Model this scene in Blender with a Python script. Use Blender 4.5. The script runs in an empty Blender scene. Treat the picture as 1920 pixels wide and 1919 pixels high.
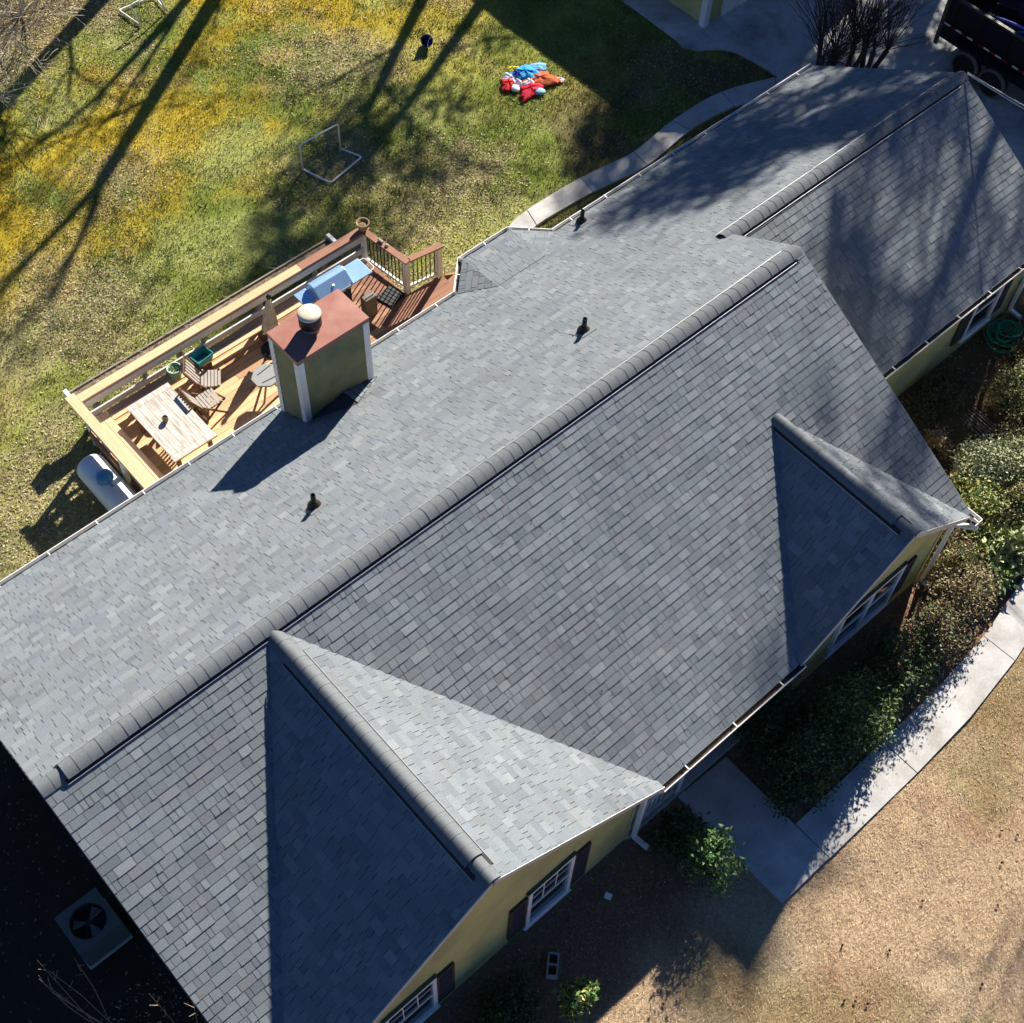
import bpy, bmesh, math, random
import numpy as np
from mathutils import Vector, Matrix

SC = bpy.context.scene
COL = SC.collection
R = math.radians

# ------------------------------------------------------------------ camera
CAM_POS = Vector((-0.77682, -8.88215, 22.84790))
C_R = Vector((0.74712731, -0.66402368, 0.02955217))
C_U = Vector((0.54787097, 0.64039341, 0.53826916))
C_F = Vector((0.37634848, 0.38596481, -0.8422547))
FOC = 2588.2254 / 1920.0                       # focal length / picture width
cd = bpy.data.cameras.new('camera')
cd.sensor_width = 36.0; cd.sensor_fit = 'HORIZONTAL'
cd.lens = 36.0 * FOC
cd.clip_start = 0.1; cd.clip_end = 2000
cam = bpy.data.objects.new('camera', cd); COL.objects.link(cam)
m3 = Matrix((C_R, C_U, -C_F)).transposed()
cam.matrix_world = Matrix.Translation(CAM_POS) @ m3.to_4x4()
SC.camera = cam

# ------------------------------------------------------------------ sky, sun, exposure
SUN = Vector((0.752, 0.350, 0.558)).normalized()
sun_el = math.asin(SUN.z); sun_az = math.atan2(SUN.y, SUN.x)
w = bpy.data.worlds.new('World'); SC.world = w; w.use_nodes = True
nt = w.node_tree; nt.nodes.clear()
sky = nt.nodes.new('ShaderNodeTexSky'); sky.sky_type = 'NISHITA'; sky.sun_disc = False
sky.sun_elevation = sun_el; sky.sun_rotation = math.pi / 2 - sun_az
sky.altitude = 300; sky.air_density = 0.68; sky.dust_density = 0.0; sky.ozone_density = 10.0
bg = nt.nodes.new('ShaderNodeBackground'); bg.inputs[1].default_value = 0.05
wo = nt.nodes.new('ShaderNodeOutputWorld')
nt.links.new(sky.outputs[0], bg.inputs[0]); nt.links.new(bg.outputs[0], wo.inputs[0])
sl = bpy.data.lights.new('sun', 'SUN'); sl.energy = 5.0; sl.angle = R(0.7); sl.color = (1.0, 0.92, 0.80)
so = bpy.data.objects.new('sun', sl); COL.objects.link(so)
so.rotation_euler = SUN.to_track_quat('Z', 'Y').to_euler(); so.location = (20, 10, 40)
SC.view_settings.view_transform = 'Standard'; SC.view_settings.look = 'None'
SC.view_settings.gamma = 1; SC.view_settings.use_curve_mapping = False
SC.view_settings.exposure = 1.2
SC.cycles.max_bounces = 6; SC.cycles.diffuse_bounces = 3; SC.cycles.glossy_bounces = 3
SC.cycles.transparent_max_bounces = 6

# ------------------------------------------------------------------ helpers
rng = random.Random(7)
def noise_grid(seed): return np.random.RandomState(seed).rand(256, 256)
_ng = {}
def vnoise(x, y, s, seed=0):
    g = _ng.setdefault(seed, noise_grid(seed))
    x = np.asarray(x, float) * s; y = np.asarray(y, float) * s
    xi = np.floor(x).astype(int); yi = np.floor(y).astype(int)
    fx = x - xi; fy = y - yi; fx = fx * fx * (3 - 2 * fx); fy = fy * fy * (3 - 2 * fy)
    a = g[xi % 256, yi % 256]; b = g[(xi + 1) % 256, yi % 256]
    c = g[xi % 256, (yi + 1) % 256]; d = g[(xi + 1) % 256, (yi + 1) % 256]
    return (a * (1 - fx) + b * fx) * (1 - fy) + (c * (1 - fx) + d * fx) * fy
def fbm(x, y, s, seed=0, o=4):
    t = 0; a = .5; n = 0
    for k in range(o):
        t = t + a * vnoise(x, y, s * 2 ** k, seed + k * 13); n += a; a *= .55
    return t / n
def sstep(a, b, x):
    t = np.clip((x - a) / (b - a), 0, 1); return t * t * (3 - 2 * t)
def project(P):
    d = Vector(P) - CAM_POS; z = d.dot(C_F)
    return (0.5 + FOC * d.dot(C_R) / z, 0.5 - FOC * d.dot(C_U) / z, z)   # in picture widths

def mat(name, base, rough=.75, var=.15, scale=6., bump=0., bscale=60., metal=0., attr=False, spec=.3,
        stretch=(1, 1, 1), var2=0., scale2=60., tint=None, tint_scale=1.5, tint_amt=.5, coat=0.):
    m = bpy.data.materials.new(name); m.use_nodes = True
    n = m.node_tree; n.nodes.clear(); L = n.links.new
    out = n.nodes.new('ShaderNodeOutputMaterial'); b = n.nodes.new('ShaderNodeBsdfPrincipled')
    L(b.outputs[0], out.inputs[0])
    b.inputs['Roughness'].default_value = rough; b.inputs['Metallic'].default_value = metal
    b.inputs['Specular IOR Level'].default_value = spec
    if coat: b.inputs['Coat Weight'].default_value = coat
    tc = n.nodes.new('ShaderNodeTexCoord'); mp = n.nodes.new('ShaderNodeMapping')
    mp.inputs['Scale'].default_value = stretch
    L(tc.outputs['Object'], mp.inputs[0])
    def nz(s, det=4):
        k = n.nodes.new('ShaderNodeTexNoise'); k.inputs['Scale'].default_value = s; k.inputs['Detail'].default_value = det
        k.inputs['Roughness'].default_value = .6
        L(mp.outputs[0], k.inputs['Vector']); return k
    if attr:
        src = n.nodes.new('ShaderNodeVertexColor'); src.layer_name = 'Col'; c = src.outputs[0]
    else:
        src = n.nodes.new('ShaderNodeRGB'); src.outputs[0].default_value = (*base, 1); c = src.outputs[0]
    if tint:
        k = nz(tint_scale, 5); r = n.nodes.new('ShaderNodeMapRange')
        r.inputs[1].default_value = .45; r.inputs[2].default_value = .68; r.inputs[3].default_value = 0; r.inputs[4].default_value = tint_amt
        L(k.outputs[0], r.inputs[0])
        mx = n.nodes.new('ShaderNodeMix'); mx.data_type = 'RGBA'; mx.inputs[7].default_value = (*tint, 1)
        L(r.outputs[0], mx.inputs[0]); L(c, mx.inputs[6]); c = mx.outputs[2]
    for s, v in ((scale, var), (scale2, var2)):
        if v <= 0: continue
        k = nz(s); r = n.nodes.new('ShaderNodeMapRange')
        r.inputs[1].default_value = .3; r.inputs[2].default_value = .7
        r.inputs[3].default_value = 1 - v; r.inputs[4].default_value = 1 + v
        L(k.outputs[0], r.inputs[0])
        vm = n.nodes.new('ShaderNodeVectorMath'); vm.operation = 'SCALE'
        L(c, vm.inputs[0]); L(r.outputs[0], vm.inputs['Scale']); c = vm.outputs[0]
    L(c, b.inputs['Base Color'])
    if bump:
        k = nz(bscale, 5); bp = n.nodes.new('ShaderNodeBump'); bp.inputs['Strength'].default_value = 1.0
        bp.inputs['Distance'].default_value = bump
        L(k.outputs[0], bp.inputs['Height']); L(bp.outputs[0], b.inputs['Normal'])
    return m

def wloc(o):
    v = Vector((0, 0, 0))
    while o is not None: v += o.location; o = o.parent
    return v

class MB:
    def __init__(s): s.v = []; s.f = []; s.c = []; s.col = (1, 1, 1)
    def poly(s, pts, col=None):
        b = len(s.v); s.v += [tuple(p) for p in pts]; s.f.append(tuple(range(b, b + len(pts)))); s.c.append(col or s.col)
    def raw(s, vs, fs, col=None):
        b = len(s.v); s.v += [tuple(p) for p in vs]
        for f in fs: s.f.append(tuple(i + b for i in f)); s.c.append(col or s.col)
    def box(s, x0, x1, y0, y1, z0, z1, col=None):
        s.raw([(x0,y0,z0),(x1,y0,z0),(x1,y1,z0),(x0,y1,z0),(x0,y0,z1),(x1,y0,z1),(x1,y1,z1),(x0,y1,z1)],
              [(0,3,2,1),(4,5,6,7),(0,1,5,4),(1,2,6,5),(2,3,7,6),(3,0,4,7)], col)
        return s
    def bar(s, p, q, wd, ht, up=(0, 0, 1), col=None):
        p = Vector(p); q = Vector(q); d = (q - p).normalized(); u = Vector(up)
        r = d.cross(u)
        if r.length < 1e-4: r = d.cross(Vector((1, 0, 0)))
        r.normalize(); u = r.cross(d)
        r = r * wd / 2; u = u * ht / 2
        vs = [p-r-u, p+r-u, p+r+u, p-r+u, q-r-u, q+r-u, q+r+u, q-r+u]
        s.raw(vs, [(0,1,2,3),(4,7,6,5),(0,4,5,1),(1,5,6,2),(2,6,7,3),(3,7,4,0)], col)
        return s
    def tube(s, pts, rad, n=8, cap=True, col=None):
        pts = [Vector(p) for p in pts]; rad = rad if hasattr(rad, '__len__') else [rad] * len(pts)
        b = len(s.v); prev = None
        for i, p in enumerate(pts):
            d = (pts[min(i + 1, len(pts) - 1)] - pts[max(i - 1, 0)]).normalized()
            if prev is None:
                a = d.orthogonal().normalized()
            else:
                a = (prev - d * prev.dot(d))
                a = a.normalized() if a.length > 1e-5 else d.orthogonal().normalized()
            prev = a; c2 = d.cross(a)
            for k in range(n):
                t = 2 * math.pi * k / n
                s.v.append(tuple(p + (a * math.cos(t) + c2 * math.sin(t)) * rad[i]))
        for i in range(len(pts) - 1):
            for k in range(n):
                k2 = (k + 1) % n
                s.f.append((b+i*n+k, b+i*n+k2, b+(i+1)*n+k2, b+(i+1)*n+k)); s.c.append(col or s.col)
        if cap:
            s.f.append(tuple(b + k for k in reversed(range(n)))); s.c.append(col or s.col)
            e = b + (len(pts) - 1) * n
            s.f.append(tuple(e + k for k in range(n))); s.c.append(col or s.col)
        return s
    def lathe(s, c, prof, n=20, axis='z', col=None, cap=True):
        b = len(s.v)
        for r, h in prof:
            for k in range(n):
                t = 2 * math.pi * k / n; x, y = r * math.cos(t), r * math.sin(t)
                if axis == 'z': s.v.append((c[0] + x, c[1] + y, c[2] + h))
                elif axis == 'x': s.v.append((c[0] + h, c[1] + x, c[2] + y))
                else: s.v.append((c[0] + y, c[1] + h, c[2] + x))
        for i in range(len(prof) - 1):
            for k in range(n):
                k2 = (k + 1) % n
                s.f.append((b+i*n+k, b+i*n+k2, b+(i+1)*n+k2, b+(i+1)*n+k)); s.c.append(col or s.col)
        if not cap: return s
        if prof[0][0] > 1e-4: s.f.append(tuple(b + k for k in reversed(range(n)))); s.c.append(col or s.col)
        e = b + (len(prof) - 1) * n
        if prof[-1][0] > 1e-4: s.f.append(tuple(e + k for k in range(n))); s.c.append(col or s.col)
        return s
    def prism(s, outline, z0, z1, col=None):           # outline counter-clockwise (x, y)
        n = len(outline)
        s.poly([(x, y, z1) for x, y in outline], col)
        for i in range(n):
            a, b2 = outline[i], outline[(i + 1) % n]
            s.poly([(a[0], a[1], z0), (b2[0], b2[1], z0), (b2[0], b2[1], z1), (a[0], a[1], z1)], col)
        return s
    def xf(s, M, start=0):
        s.v = s.v[:start] + [tuple(M @ Vector(v)) for v in s.v[start:]]; return s
    def build(s, name, m, parent=None, smooth=False, bevel=0.):
        o0 = wloc(parent)
        me = bpy.data.meshes.new(name)
        me.from_pydata([(v[0]-o0.x, v[1]-o0.y, v[2]-o0.z) for v in s.v], [], s.f)
        if any(c != (1, 1, 1) for c in s.c):
            ca = me.color_attributes.new('Col', 'FLOAT_COLOR', 'CORNER')
            arr = np.ones((len(me.loops), 4), np.float32); i = 0
            for f, c in zip(s.f, s.c):
                arr[i:i + len(f), :3] = c; i += len(f)
            ca.data.foreach_set('color', arr.ravel())
        me.materials.append(m)
        if smooth: me.polygons.foreach_set('use_smooth', [True] * len(me.polygons))
        o = bpy.data.objects.new(name, me); COL.objects.link(o)
        if parent is not None: o.parent = parent
        if bevel:
            md = o.modifiers.new('bevel', 'BEVEL'); md.width = bevel; md.segments = 2; md.limit_method = 'ANGLE'
        return o

def tag(o, label, cat, group=None):
    o['label'] = label; o['category'] = cat
    if group: o['group'] = group
    return o
def thing(name, label, cat, loc=(0, 0, 0), group=None):
    o = bpy.data.objects.new(name, None); COL.objects.link(o); o.location = loc
    o.empty_display_size = .2
    return tag(o, label, cat, group)
def struct(o): o['kind'] = 'structure'; return o
def stuff(o): o['kind'] = 'stuff'; return o

def np_mesh(name, V, F, Cv, m, parent=None):
    """mesh from arrays: V (n,3), F (k,q), Cv per-vertex colour (n,3)"""
    me = bpy.data.meshes.new(name); q = F.shape[1]
    me.vertices.add(len(V)); me.vertices.foreach_set('co', np.asarray(V, np.float32).ravel())
    me.loops.add(F.size); me.loops.foreach_set('vertex_index', F.astype(np.int32).ravel())
    me.polygons.add(len(F)); me.polygons.foreach_set('loop_start', np.arange(0, F.size, q, dtype=np.int32))
    me.update(calc_edges=True)
    if Cv is not None:
        ca = me.color_attributes.new('Col', 'FLOAT_COLOR', 'POINT')
        a = np.ones((len(V), 4), np.float32); a[:, :3] = Cv; ca.data.foreach_set('color', a.ravel())
    me.materials.append(m)
    o = bpy.data.objects.new(name, me); COL.objects.link(o)
    if parent is not None: o.parent = parent
    return o

# ------------------------------------------------------------------ materials
M_SHING = mat('shingle granules', (1, 1, 1), .95, .11, .7, .002, 130, attr=True, spec=.12, var2=.24, scale2=75)
M_CAP = mat('ridge cap granules', (.140, .156, .166), .93, .16, 4, .0015, 130, spec=.12, var2=.20, scale2=75)
M_DECKROOF = mat('roof underlay', (.06, .06, .065), .9)
M_BLACK = mat('black plastic', (.012, .012, .013), .5, .2, spec=.4)
M_VENT = mat('vent strip', (.02, .02, .022), .7)
M_DRIP = mat('drip edge', (.17, .165, .155), .6, .1)
M_STRIP = mat('metal strip', (.5, .51, .53), .45, .1, metal=.3)
M_WHITE = mat('white paint', (.78, .78, .76), .5, .06, 5, tint=(.45, .42, .36), tint_amt=.25)
M_GUTTER = mat('white gutter', (.8, .8, .78), .4, .08, 3, tint=(.3, .28, .25), tint_scale=3, tint_amt=.25)
M_RAKE = mat('rake paint', (.50, .49, .47), .6, .08)
M_SOIL = mat('gutter debris', (.05, .04, .03), .95, .3, 12)
M_SIDING = mat('olive siding', (.50, .46, .19), .6, .07, 2, .0008, 90, tint=(.18, .19, .10), tint_scale=.9, tint_amt=.45)
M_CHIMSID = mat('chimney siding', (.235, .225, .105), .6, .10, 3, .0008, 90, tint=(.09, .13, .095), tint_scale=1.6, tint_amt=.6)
M_SHUT = mat('brown shutter', (.055, .042, .038), .6, .1)
M_GLASS = mat('window glass', (.012, .016, .02), .06, 0, spec=.6)
M_TRIMGR = mat('head flashing', (.07, .10, .08), .6)
M_COPPER = mat('rusty red cap', (.29, .115, .085), .5, .10, 3, tint=(.36, .20, .16), tint_scale=2.2, tint_amt=.5, spec=.35)
M_FLUECAP = mat('ivory flue cap', (.70, .60, .46), .45, .07, 9, tint=(.6, .45, .28), tint_scale=14, tint_amt=.25)
M_RUBBER = mat('rubber', (.02, .02, .02), .6)
M_LEAD = mat('flashing metal', (.22, .225, .23), .55, .1, metal=.3)
M_CONC = mat('concrete', (.45, .45, .445), .88, .12, .9, .002, 70, var2=.09, scale2=22, tint=(.25, .23, .20), tint_scale=1.5, tint_amt=.6)
M_DRIVE = mat('driveway concrete', (.45, .46, .47), .88, .16, .8, .002, 60, var2=.10, scale2=9, tint=(.17, .155, .135), tint_scale=.9, tint_amt=.7)
M_WOOD = mat('stained plank', (1, 1, 1), .7, .13, 3, .001, 30, attr=True, stretch=(1, 12, 12), var2=.08, scale2=22)
M_WOODY = mat('stained plank across', (1, 1, 1), .7, .13, 3, .001, 30, attr=True, stretch=(12, 1, 12), var2=.08, scale2=22)
M_OLDW = mat('weathered wood', (.26, .225, .18), .85, .25, 3, .002, 20, stretch=(1, 10, 10))
M_TABLE = mat('worn whitewashed wood', (.55, .53, .49), .8, .18, 3, .001, 20, stretch=(9, 1, 9), tint=(.27, .17, .115), tint_scale=2.4, tint_amt=.7)
M_CHAIR = mat('brown chair wood', (.13, .075, .045), .7, .2, 4)
M_CHAIRG = mat('grey chair slat', (.36, .33, .30), .75, .15, 5)
M_RAILW = mat('greyed white board', (.60, .60, .60), .65, .10, 3, stretch=(1, 8, 8), tint=(.3, .28, .26), tint_scale=2, tint_amt=.4)
M_STEEL = mat('brushed steel', (.66, .72, .80), .32, .06, 5, metal=.6, spec=.6)
M_DKSTEEL = mat('dark steel', (.05, .05, .055), .4, .1, metal=.5)
M_GREYPL = mat('grey plastic', (.26, .27, .27), .55, .06)
M_TANK = mat('shade tinted tank paint', (.60, .68, .76), .35, .05, 3, tint=(.5, .48, .44), tint_scale=5, tint_amt=.35, spec=.5)  # white paint, with the blue of the rail's shade mixed into the colour
M_TANKD = mat('shade tinted dome', (.05, .24, .50), .4, .05, spec=.5)  # dome colour carries the blue of the shade it stands in
M_CANVAS = mat('folded canvas', (.48, .44, .36), .9, .2, 6, .004, 30, stretch=(6, 6, 1))
M_GREENP = mat('mint plastic', (.36, .55, .44), .45, .06)
M_TEAL = mat('teal plastic', (.04, .26, .27), .4, .08)
M_PLANT = mat('dry potted plants', (.2, .19, .06), .8, .4, 14)
M_TERRA = mat('pot clay', (.20, .13, .09), .8, .2)
M_BOWL = mat('woven bowl', (.30, .22, .12), .85, .2, 20)
M_BARK = mat('bark', (.115, .095, .08), .9, .3, 6, .006, 14, stretch=(1, 1, .3))
M_TWIG = mat('pale twig', (.42, .37, .28), .85, .25, 5)
M_DKTWIG = mat('dark twig', (.075, .05, .04), .85, .3, 5)
M_STRAW = mat('dry stem', (.34, .25, .17), .85, .2, 5)
M_LEAF = mat('leaf', (1, 1, 1), .55, .2, 3, attr=True, spec=.35)
M_HOOD = mat('sky tinted grill steel', (.34, .55, .82), .3, .06, 5, metal=.55, spec=.6)  # steel with the blue sky reflection tinted into its base colour
M_GRASS = mat('grass blade', (1, 1, 1), .8, .0, 3, attr=True, spec=.15)
M_LITTER = mat('fallen leaf', (1, 1, 1), .85, .0, 3, attr=True, spec=.1)
M_GROUND = mat('ground', (1, 1, 1), .95, .14, 2.2, .015, 18, attr=True, spec=.05, var2=.14, scale2=24)
M_PVC = mat('white pvc pipe', (.78, .78, .74), .4, .04)
M_AC = mat('condenser sheet metal', (.13, .135, .14), .5, .08, metal=.2)
M_BLOCK = mat('cinder block', (.36, .36, .36), .95, .12, 20, .003, 80)
M_HOSE = mat('green hose', (.03, .26, .13), .45, .1)
M_TRAIL = mat('black trailer paint', (.010, .010, .012), .45, .2, 3, spec=.35)
M_TYRE = mat('pale tyre tread', (.14, .13, .115), .9, .15, 6)  # tread edge coloured paler than the sidewall
M_TYRED = mat('tyre sidewall', (.018, .018, .018), .8)
M_TAPEW = mat('white reflective tape', (.75, .75, .72), .4)
M_TAPER = mat('red reflective tape', (.35, .02, .02), .4)
M_TARP = mat('blue tarp', (.03, .16, .55), .45, .2, 4, .01, 8)
M_PURP = mat('purple strap', (.15, .13, .6), .5)
M_JUNK = mat('dark debris', (.03, .028, .03), .9, .5, 6)
M_CABLE = mat('pale cable', (.62, .62, .55), .5)
M_CONE = mat('pine cone', (.06, .04, .03), .9, .3, 30)

# ================================================================== GROUND
P_ = 0.5808; H_ = 5.272
X0, X1, XG = -0.604, 14.506, 21.367
def inrect(x, y, r): return (x > r[0]) & (x < r[1]) & (y > r[2]) & (y < r[3])
def drive_mask(x, y):
    edge = np.where(y > 9.3, 22.0, np.where(y > 8.2, 22.8 - (y - 8.2) * .7, 22.95))
    edge = np.where(y < 6.4, 22.3, edge); edge = np.where(y < 5, 21.1, edge)
    return (x > edge) & (y > -1.2)
def lawn_colour(x, y):
    x = np.asarray(x, float); y = np.asarray(y, float)
    a = fbm(x, y, .22, 3); b = fbm(x, y, .5, 21); c = fbm(x, y, 1.3, 33); d = fbm(x, y, .35, 57)
    def mix(p, q, t): return p * (1 - t[..., None]) + q * t[..., None]
    green = np.array([.145, .185, .035]); olive = np.array([.255, .265, .062]); moss = np.array([.37, .27, .02])
    lit = np.array([.37, .315, .175]); brown = np.array([.115, .085, .05])
    rear = mix(green + 0 * x[..., None], olive, sstep(.38, .66, b))
    far = sstep(10.5, 16, y + 0.18 * (14 - x))
    rear = mix(rear, moss, sstep(.47, .62, a * .4 + c * .35 + b * .25 + .07 * far - .04) * (.2 + .7 * far))
    pg = np.array([.31, .335, .11]); rear = mix(rear, pg, sstep(.5, .66, fbm(x, y, .45, 77)) * .6)
    rear = mix(rear, lit, sstep(.50, .68, d * .6 + c * .4 + .10 * sstep(9, 6, x) * sstep(15, 9, y)) * .5)
    rear = mix(rear, brown, np.maximum(sstep(.40, .58, c * .5 + b * .5) * sstep(14, 17, x) * sstep(11.5, 8, y), sstep(7.0, 6.6, y) * sstep(13, 14, x)) * .85)
    rear = mix(rear, brown * 1.5, sstep(19.0, 20.5, y - .35 * (x - 11) + 1.2 * (a - .5)) * sstep(13, 11, x) * .85)
    tan = np.array([.45, .33, .215]); red = np.array([.35, .215, .13]); fgr = np.array([.22, .205, .085]); pale = np.array([.50, .40, .27])
    fr = mix(tan + 0 * x[..., None], red, sstep(.42, .60, a * .4 + c * .35 + b * .25))
    fr = mix(fr, pale, sstep(.52, .68, d) * .6)
    fr = mix(fr, fgr, sstep(.50, .64, b + .10 * sstep(8, 13, x) - .03) * .45)
    mul = np.array([.25, .16, .105])
    front = sstep(-3.5, -5, y)
    col = mix(rear, fr, front)
    bed = np.maximum(sstep(-6.45, -6.2, y) * front * sstep(7.5, 8.2, x), sstep(-6.6 , -5.6, y + .5 * (b - .5)) * front)
    col = mix(col, mul, bed)
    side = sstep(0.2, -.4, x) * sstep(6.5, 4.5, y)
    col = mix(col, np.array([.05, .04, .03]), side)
    fb = sstep(14, 15.5, x) * sstep(-6.2, -5.5, y) * sstep(-1, -2, y)
    col = mix(col, np.array([.12, .085, .045]), fb * .8)
    return col * np.where(y > 3, 1.14, 1.03)[..., None]
gx = np.concatenate([[-500, -200, -90, -40, -20], np.arange(-9, 34, .16), [40, 60, 120, 300, 520]])
gy = np.concatenate([[-500, -200, -90, -40, -22], np.arange(-14, 27, .16), [32, 45, 90, 220, 520]])
GX, GY = np.meshgrid(gx, gy, indexing='ij')
GZ = (fbm(GX, GY, .8, 90) - .5) * .07 + (fbm(GX, GY, 4, 91) - .5) * .03 - .03
GZ = np.where((GX < -10) | (GX > 35) | (GY < -15) | (GY > 28), -.03, GZ)
nx, ny = GX.shape
idx = np.arange(nx * ny).reshape(nx, ny)
F = np.stack([idx[:-1, :-1], idx[1:, :-1], idx[1:, 1:], idx[:-1, 1:]], -1).reshape(-1, 4)
V = np.stack([GX, GY, GZ], -1).reshape(-1, 3)
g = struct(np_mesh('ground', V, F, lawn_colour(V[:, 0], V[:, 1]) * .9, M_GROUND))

# pavements ---------------------------------------------------------------
drive = MB().prism([(22.95, 6.9), (22.9, 7.6), (22.8, 8.2), (22.56, 8.53), (22.08, 8.82), (21.9, 9.18), (21.98, 9.4), (22.1, 16.6), (22.1, 30),
                    (60, 30), (60, -1.2), (21.2, -1.2), (21.2, 4.7), (22.35, 6.45)][::-1], -.1, .035)
struct(drive.build('driveway', M_DRIVE))
rp = bpy.data.objects.new('rear_path', None); COL.objects.link(rp); rp.location = (18, 7.2, 0); struct(rp)
po = [(13.3, 6.95), (14.42, 7.33), (15.1, 7.45), (16.76, 7.42), (18.3, 7.25), (19.78, 7.41), (21.43, 7.36), (22.88, 6.87)]
pi_ = [(13.9, 6.4), (14.6, 6.75), (14.95, 6.96), (16.65, 6.9), (18.24, 6.72), (19.87, 6.9), (21.3, 6.8), (22.3, 6.42)]
for k in range(len(po) - 1):
    if k == 0: continue
    a, b, c, d = Vector(po[k]), Vector(po[k+1]), Vector(pi_[k+1]), Vector(pi_[k])
    ux = (b - a).normalized() * .012
    def cm(i0, i1, P, t):      # Catmull-Rom edge point
        p0, p1, p2, p3 = [Vector(P[max(0, min(len(P)-1, i0 + q))]) for q in (-1, 0, 1, 2)]
        return .5 * ((2*p1) + (-p0+p2)*t + (2*p0-5*p1+4*p2-p3)*t*t + (-p0+3*p1-3*p2+p3)*t**3)
    out = [cm(k, k+1, po, t / 5) for t in range(6)]; inn = [cm(k, k+1, pi_, t / 5) for t in range(6)]
    out[0] += ux; inn[0] += ux; out[-1] -= ux; inn[-1] -= ux
    z = .035 + .004 * (k % 3)
    MB().prism([tuple(p) for p in inn] + [tuple(p) for p in reversed(out)], -.08, z).build('slab', M_CONC, rp)
fp = bpy.data.objects.new('front_path', None); COL.objects.link(fp); fp.location = (11, -6.8, 0); struct(fp)
for q in ([(7.70, -7.17), (8.87, -7.17), (8.87, -6.4), (8.88, -4.75), (7.7, -4.7)],
          [(8.89, -7.18), (11.21, -7.18), (11.21, -6.39), (8.89, -6.39)],
          [(11.23, -7.18), (12.8, -7.13), (14.33, -6.96), (14.3, -6.26), (12.8, -6.37), (11.23, -6.39)],
          [(14.35, -6.96), (16, -6.65), (17.6, -6.2), (17.5, -5.5), (15.9, -5.98), (14.32, -6.26)],
          [(17.62, -6.2), (20.5, -5.2), (23.4, -3.9), (23.1, -3.2), (20.3, -4.5), (17.52, -5.5)]):
    MB().prism(q, -.08, .03 + .003 * rng.random()).build('slab', M_CONC, fp)

# ================================================================== HOUSE
house = thing('house', 'long olive sided house under a grey shingled roof with a front gable', 'house', (7, 0, 0))

def clip(poly, cp):
    out = poly
    n = len(cp)
    for i in range(n):
        a, b = cp[i], cp[(i + 1) % n]; inp = out; out = []
        if not inp: break
        ex, ey = b[0] - a[0], b[1] - a[1]
        def side(p): return ex * (p[1] - a[1]) - ey * (p[0] - a[0])
        for j in range(len(inp)):
            p, q = inp[j - 1], inp[j]; sp, sq = side(p), side(q)
            if sq >= 0:
                if sp < 0:
                    t = sp / (sp - sq); out.append((p[0] + (q[0]-p[0])*t, p[1] + (q[1]-p[1])*t))
                out.append(q)
            elif sp >= 0:
                t = sp / (sp - sq); out.append((p[0] + (q[0]-p[0])*t, p[1] + (q[1]-p[1])*t))
    return out

EXPO = .143
PAL = [(0.164, 0.187, 0.206), (0.176, 0.201, 0.218), (0.19, 0.213, 0.229), (0.15, 0.172, 0.191), (0.208, 0.23, 0.242), (0.175, 0.187, 0.201), (0.181, 0.207, 0.218), (0.168, 0.192, 0.214)]
WTS = [5, 6, 5, 3, 2, 2.2, 3, 4]
TABS = []          # (verts, faces, colour, projected size)
def roof_plane(O, U, Vv, poly, skip=None, seed=1, light=1.0):
    """courses of laminated shingles over a convex polygon in (u along course, v up slope)"""
    rr = random.Random(seed); O = Vector(O); U = Vector(U).normalized(); Vv = Vector(Vv).normalized(); N = U.cross(Vv)
    if N.z < 0: N = -N
    vmin = min(p[1] for p in poly); vmax = max(p[1] for p in poly); umin = min(p[0] for p in poly); umax = max(p[0] for p in poly)
    k = 0; v = vmin
    while v < vmax - .004:
        u = umin - rr.random() * .3; v1 = v + EXPO
        wob = (rr.random() - .5) * .004
        while u < umax:
            wd = rr.choice([.08, .10, .13, .15, .16, .18, .20, .22, .26, .30]); thick = rr.random() < .5
            t = (.0125 if thick else .0075) + rr.random() * .003
            drop = rr.random() * .004
            gp = .0045 if rr.random() < .55 else .0015
            rect = [(u + gp, v - drop + wob), (u + wd - gp, v - drop + wob), (u + wd - gp, v1 + .01), (u + gp, v1 + .01)]
            u += wd
            pg = clip(rect, poly)
            if len(pg) < 3: continue
            cu = sum(p[0] for p in pg) / len(pg); cv = sum(p[1] for p in pg) / len(pg)
            P3 = O + U * cu + Vv * cv
            if skip and skip(P3): continue
            top = []; bot = []
            for (a, b) in pg:
                h = .002 + (t - .002) * (1 - (b - v) / EXPO)
                base = O + U * a + Vv * b
                top.append(base + N * h); bot.append(base - N * .004)
            n = len(pg)
            fs = [tuple(range(n))] + [(i, n + i, n + (i + 1) % n, (i + 1) % n) for i in range(n)]
            c = rr.choices(PAL, WTS)[0]; j = (.93 + rr.random() * .14) * light * (1.0 if thick else .95)
            pr = [project(p) for p in top]
            ok = all(0 < q[0] < 1 and 0 < q[1] < 1 for q in pr)
            area = 0
            for i in range(n):
                x0_, y0_ = pr[i][:2]; x1_, y1_ = pr[(i + 1) % n][:2]; area += x0_ * y1_ - x1_ * y0_
            TABS.append((top + bot, fs, tuple(x * j for x in c), abs(area) / 2 if ok else 0))
        v += EXPO; k += 1

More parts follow.
